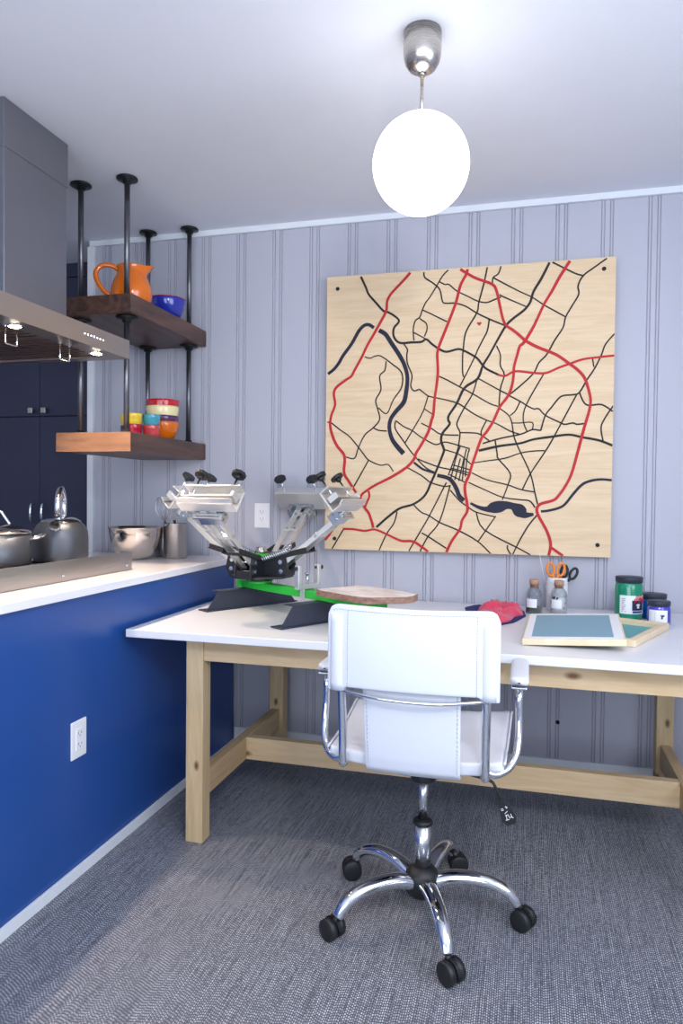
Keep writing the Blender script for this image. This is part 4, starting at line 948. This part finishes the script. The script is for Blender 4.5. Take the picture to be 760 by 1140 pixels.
# ink jars
def jar(name,x,y,r,h,ink,label,ang,lid=.028):
    o=empty(name,(x,y,zt),math.radians(ang),label,'ink jar','ink jars on the table')
    MB().lathe([(0,.002),(r*.9,0),(r*.98,.006),(r,.015),(r,h-lid-.016),(r*.97,h-lid-.006),(r*.90,h-lid)],44,caps=False).build('jar_body',M[ink],o)
    MB().lathe([(r*.9,h-lid),(r*.97,h-lid+.001),(r*.98,h-.003),(r*.975,h),(0,h)],44,caps=False).build('jar_lid',M['lid'],o)
    return o,r,h,lid
def wrapgeo(r,a0,a1,z0,z1,n=20,t=.0006):
    def fn(u,v):
        a=math.radians(a0+(a1-a0)*u); return Vector((r*math.cos(a),r*math.sin(a),z0+(z1-z0)*v))
    return MB().grid(fn,n,1)
o,r,h,l=jar('ink_jar',.377,-.225,.051,.163,'greenink','tall green ink jar with dark lid, largest of the three',-100,.022)
lb=wrapgeo(r+.0006,-35,75,.026,.096).build('paper_label',M['label'],o)
wrapgeo(r+.0011,16,70,.040,.078).build('label_picture',M['inkdark'],lb)
rd=MB()
for R_0 in (.011,.018,.0255):
    def arc(t,R0=R_0):
        a=math.radians(45)+ (R0*math.cos(t))/(r); z=.076+R0*math.sin(t)*.8; return Vector(((r+.0022)*math.cos(a),(r+.0022)*math.sin(a),z))
    P=[arc(-.3+i*.3) for i in range(14 if R_0<.02 else 9)]
    rd.tube(P,.0017,5)
for (a1,z1,a2,z2) in ((45,.068,52,.09),(52,.09,60,.074),(40,.083,58,.080)):
    P=[Vector(((r+.0022)*math.cos(math.radians(a1+(a2-a1)*i/4)),(r+.0022)*math.sin(math.radians(a1+(a2-a1)*i/4)),z1+(z2-z1)*i/4)) for i in range(5)]
    rd.tube(P,.0018,5)
rd.build('red_label_emblem',M['inkred'],lb)
# t-shirt mark
def flatmark(o,r,a,z,poly,mat,name):
    m=MB(); vs=[]
    for x_,z_ in poly:
        aa=math.radians(a)+x_/r; vs.append((r*math.cos(aa),r*math.sin(aa),z+z_))
    m.add(vs,[tuple(range(len(vs)))]); return m.build(name,M[mat],o)
tee=[(-.009,.006),(-.004,.009),(.004,.009),(.009,.006),(.007,.002),(.005,.003),(.005,-.008),(-.005,-.008),(-.005,.003),(-.007,.002)]
flatmark(lb,r+.0017,42,.056,tee,'label','shirt_mark')
wrapgeo(r+.0012,18,66,.030,.038).build('pale_label_band',M['blueink'],lb)
tx=MB()
for i in range(9):
    tx.add([( (r+.0011)*math.cos(math.radians(a)),(r+.0011)*math.sin(math.radians(a)),z) for a,z in ((-26,.034+i*.006),(-8 -(i*7)%9,.034+i*.006),(-8-(i*7)%9,.036+i*.006),(-26,.036+i*.006))],[(0,1,2,3)])
tx.build('label_print',M['ink'],lb)
o,r,h,l=jar('ink_jar',.470,-.165,.0535,.094,'blueink','blue ink jar standing behind the violet one',-100,.018)
o,r,h,l=jar('ink_jar',.466,-.335,.0405,.090,'violetink','small violet ink jar with paper label at the front right',-100,.018)
lb=wrapgeo(r+.0006,-52,45,.016,.060).build('paper_label',M['label'],o)
flatmark(lb,r+.0012,18,.036,[(-.006,.008),(.007,.008),(.007,.002),(.002,.001),(.001,-.008),(-.005,-.007),(-.004,.002),(-.008,.004)],'inkdark','label_figure')
tx=MB()
for i in range(6):
    tx.add([( (r+.0011)*math.cos(math.radians(a)),(r+.0011)*math.sin(math.radians(a)),z) for a,z in ((-44,.022+i*.0055),(-16,.022+i*.0055),(-16,.0235+i*.0055),(-44,.0235+i*.0055))],[(0,1,2,3)])
tx.build('label_print',M['ink'],lb)
# corked bottles
def bottle(x,y,label,fill,fh,bits):
    o=empty('corked_bottle',(x,y,zt),math.radians(-110),label,'bottle','corked glass bottles on the table')
    R_=.0325
    MB().lathe([(0,.0),(R_*.9,0),(R_,.004),(R_,.078),(R_*.93,.088),(R_*.70,.100),(.0185,.106),(.0185,.114),(.022,.116),(.022,.119),(.0165,.119),(.0165,.106),(R_*.66,.097),(R_*.88,.086),(R_-.002,.077),(R_-.002,.006),(0,.004)],40,caps=False).build('glass_body',M['bottle'],o)
    MB().lathe([(0,.0045),(R_-.0028,.0062),(R_-.0028,fh),(R_*.5,fh+.006),(0,fh+.003)],32,caps=False).build('filling',M[fill],o)
    MB().lathe([(0,.104),(.0150,.104),(.0160,.118),(.0185,.1195),(.0195,.134),(.0175,.136),(0,.136)],28,caps=False).build('cork',M['cork'],o)
    lb=wrapgeo(R_+.0006,-38,38,.028,.062).build('paper_label',M['label'],o)
    tx=MB()
    for i,(a,b) in enumerate(((-20,20),(-24,22))):
        z=.048-i*.009
        tx.add([((R_+.0011)*math.cos(math.radians(q)),(R_+.0011)*math.sin(math.radians(q)),w_) for q,w_ in ((a,z),(b,z),(b,z+.0018),(a,z+.0018))],[(0,1,2,3)])
    tx.build('label_print',M['ink'],lb)
    if bits:
        b=MB(); 
        for i in range(16):
            a=math.radians(random.uniform(-95,85)); z=random.uniform(.01,.075)
            if -40<math.degrees(a)<40: z=random.uniform(.064,.076)
            b.sphere(((R_-.0035)*math.cos(a)*.97,(R_-.0035)*math.sin(a)*.97,z),.0035,8,6)
        b.build('dark_beads',M['inkdark'],o)
bottle(.027,-.215,'corked glass bottle with mossy filling, left of the other bottle','moss',.026,False)
bottle(.121,-.205,'corked glass bottle with white filling in front of the white jar','sand',.066,True)
# white jar with scissors
jx,jy=.118,-.10
o=empty('white_utensil_jar',(jx,jy,zt),label='white ceramic jar holding scissors behind the corked bottle',cat='jar')
MB().lathe([(0,.0),(.038,0),(.0425,.005),(.043,.11),(.040,.118),(.0405,.120),(.0405,.136),(.037,.137),(.0375,.12),(.039,.11),(.038,.008),(0,.006)],44,caps=False).build('jar_wall',M['porcelain'],o)
MB().lathe([(.0435,.116),(.0445,.118),(.0435,.120)],44,caps=False).build('rim_band',M['label'],o)
def scissors(name,x,y,mat,label,lean,rz,s=1.0):
    o=empty(name,(x,y,ZT+(.020 if 'orange' in name else .011)),label=label,cat='scissors',group='scissors in the white jar'); o.rotation_euler=(0,lean,rz)
    bl=MB()
    bl.prism([(-.009,.0),(.0,-.0),(.009,.085),(-.004,.085)],-.0012,0,M=Matrix.Rotation(PI/2,4,'X'))
    bl.prism([(.009,.0),(.0,-.0),(-.009,.085),(.004,.085)],.0002,.0014,M=Matrix.Rotation(PI/2,4,'X'))
    bl.build('blades',M['steel_s'],o)
    for q in (-1,1):
        cxx=q*.021*s; cz=.150
        P=[]
        for i in range(20):
            a=2*PI*i/20; P.append(Vector((cxx+.0145*s*math.cos(a)+q*.003*math.sin(a),0,cz+.026*s*math.sin(a))))
        m=MB().tube(P,.0055,8,closed=True,up=(0,1,0),flat=1.0)
        m.tube(catmull([(q*-.002,0,.08),(q*.001,0,.10),(q*.010*s,0,.122),(q*.016*s,0,.13)],4),.0062,8)
        m.build('finger_loop',M[mat],o)
    return o
scissors('orange_scissors',jx-.012,jy-.012,'scis','orange handled scissors standing in the white jar',math.radians(2),math.radians(14))
scissors('black_scissors',jx+.010,jy+.010,'black_plastic','black handled scissors behind the orange pair in the jar',math.radians(14),math.radians(8),.9)
o=MB().cyl((jx-.026,jy-.004,zt+.008),(jx-.075,jy+.012,ZT+.245),.0012,6).build('thin_skewer',M['label'])
tag(o,'thin white skewer leaning left out of the white jar','skewer')
# crumpled shirt
def crumple(outline,hmax,seed,name,mat,parent=None,inset=0,n=34,lift=0):
    xs=[p[0] for p in outline]; ys=[p[1] for p in outline]
    x0,x1,y0,y1=min(xs),max(xs),min(ys),max(ys)
    def inside(x,y):
        c_=False; m=len(outline); j=m-1
        for i in range(m):
            xi,yi=outline[i];xj,yj=outline[j]
            if (yi>y)!=(yj>y) and x<(xj-xi)*(y-yi)/(yj-yi)+xi: c_=not c_
            j=i
        return c_
    def dist(x,y):
        d=9
        m=len(outline)
        for i in range(m):
            a=Vector(outline[i]);b=Vector(outline[(i+1)%m]);p=Vector((x,y)); ab=b-a
            t=max(0,min(1,(p-a).dot(ab)/ab.dot(ab))); d=min(d,(p-a-ab*t).length)
        return d
    cx,cy=sum(xs)/len(xs),sum(ys)/len(ys)
    def fn(u,v):
        # polar parametrisation
        a=2*PI*u; m=len(outline)
        dx,dy=math.cos(a),math.sin(a); best=.02
        for i in range(m):
            ax_,ay_=outline[i];bx_,by_=outline[(i+1)%m]
            ex,ey=bx_-ax_,by_-ay_; den=dx*ey-dy*ex
            if abs(den)<1e-9: continue
            t=((ax_-cx)*ey-(ay_-cy)*ex)/den; s_=((ax_-cx)*dy-(ay_-cy)*dx)/den
            if t>0 and -1e-6<=s_<=1+1e-6: best=max(best,t)
        r_=best*v*(1-inset); x=cx+dx*r_; y=cy+dy*r_
        e=min(1,(1-v)*3.0)
        h=hmax*e**.6*(.25+.9*(1-abs(noise.noise(Vector((x*11,y*11,seed)))))**5+.5*(1-abs(noise.noise(Vector((x*27+3,y*27,seed)))))**6*.6)
        return Vector((x,y,zt+.003+lift+max(h,0)))
    m=MB().grid(fn,72,14,th=.003)
    return m.build(name,M[mat],parent)
navy=[(-.25,-.155),(-.20,-.075),(-.11,-.05),(-.035,-.09),(-.012,-.18),(-.004,-.30),(-.045,-.45),(-.12,-.56),(-.17,-.45),(-.235,-.28)]
pink=[(-.19,-.26),(-.165,-.15),(-.118,-.075),(-.075,-.15),(-.020,-.19),(-.014,-.31),(-.045,-.36),(-.06,-.47),(-.115,-.545),(-.15,-.42)]
o=crumple(pink,.030,3.1,'crumpled_shirt','cloth',lift=.004)
tag(o,'crumpled pink red cloth shirt with navy trim on the table','shirt')
crumple(navy,.012,7.7,'navy_trim','clothnavy',parent=o,lift=-.002)

# ------------------------------------------------------------------ light
def area(name,loc,rot,sx,sy,e,col):
    l=bpy.data.lights.new(name,'AREA'); l.shape='RECTANGLE'; l.size=sx; l.size_y=sy; l.energy=e; l.color=col
    o=bpy.data.objects.new(name,l); COL.objects.link(o); o.location=loc; o.rotation_euler=rot; return o
area('window_daylight_right',(1.55,-2.7,1.55),(0,PI/2,0),1.4,2.1,E_WR,(.84,.91,1))
area('window_daylight_front',(-.65,-5.25,1.3),(math.radians(118),0,0),3.1,1.75,E_WF,(.84,.91,1))
def spot(name,loc,e,col,size,blend=.6,r=.02):
    l=bpy.data.lights.new(name,'SPOT'); l.energy=e; l.color=col; l.spot_size=math.radians(size); l.spot_blend=blend; l.shadow_soft_size=r
    o=bpy.data.objects.new(name,l); COL.objects.link(o); o.location=loc; return o
for yy in (-.209,.217):
    spot('hood_halogen_light',(-1.548,-1.045+yy,1.708),E_H,(1,.78,.58),130)
l=bpy.data.lights.new('added_fill_light','POINT'); l.energy=E_L2; l.color=(.95,.96,1); l.shadow_soft_size=.13  # added fill light above the camera, out of view; brightens ceiling and near floor
o=bpy.data.objects.new('added_fill_light',l); COL.objects.link(o); o.location=(.35,-3.0,2.0)
l=bpy.data.lights.new('pendant_bulb','POINT'); l.energy=E_P; l.color=(1,.93,.86); l.shadow_soft_size=.131
o=bpy.data.objects.new('pendant_bulb',l); COL.objects.link(o); o.location=(-.298,-1.19,CE-.355)
try: bpy.data.objects['globe_shade'].visible_shadow=True
except Exception: pass
w=bpy.data.worlds.new('daylight'); SC.world=w; w.use_nodes=True
bg=w.node_tree.nodes['Background']; bg.inputs['Color'].default_value=(.62,.76,1,1); bg.inputs['Strength'].default_value=1.0

# ------------------------------------------------------------------ camera
D,H,yaw,pit,rol,f=3.1106,1.2023,-.2601,-.0233,.0104,782.4259
cd=bpy.data.cameras.new('camera'); cam=bpy.data.objects.new('camera',cd); COL.objects.link(cam)
cd.sensor_fit='VERTICAL'; cd.sensor_height=36; cd.sensor_width=24; cd.lens=f*36/1140; cd.clip_start=.05; cd.clip_end=60
fw=Vector((math.cos(pit)*math.sin(yaw),math.cos(pit)*math.cos(yaw),math.sin(pit)))
up=Vector((-math.sin(pit)*math.sin(yaw),-math.sin(pit)*math.cos(yaw),math.cos(pit)))
rt=Vector((math.cos(yaw),-math.sin(yaw),0))
# image rolled by rol (screen y down)
r2=rt*math.cos(rol)+up*math.sin(rol); u2=up*math.cos(rol)-rt*math.sin(rol)
R3=Matrix((r2,u2,-fw)).transposed().to_4x4()
cam.matrix_world=Matrix.Translation((0,-D,H))@R3
SC.camera=cam
SC.view_settings.view_transform='Standard'; SC.view_settings.look='None'; SC.view_settings.exposure=EXPO; SC.view_settings.gamma=1
SC.view_settings.use_curve_mapping=False
SC.render.engine='CYCLES'
SC.cycles.use_denoising=True
SC.cycles.max_bounces=8; SC.cycles.diffuse_bounces=5; SC.cycles.glossy_bounces=5; SC.cycles.transmission_bounces=6
SC.cycles.caustics_reflective=False; SC.cycles.caustics_refractive=False
SC.cycles.sample_clamp_indirect=6
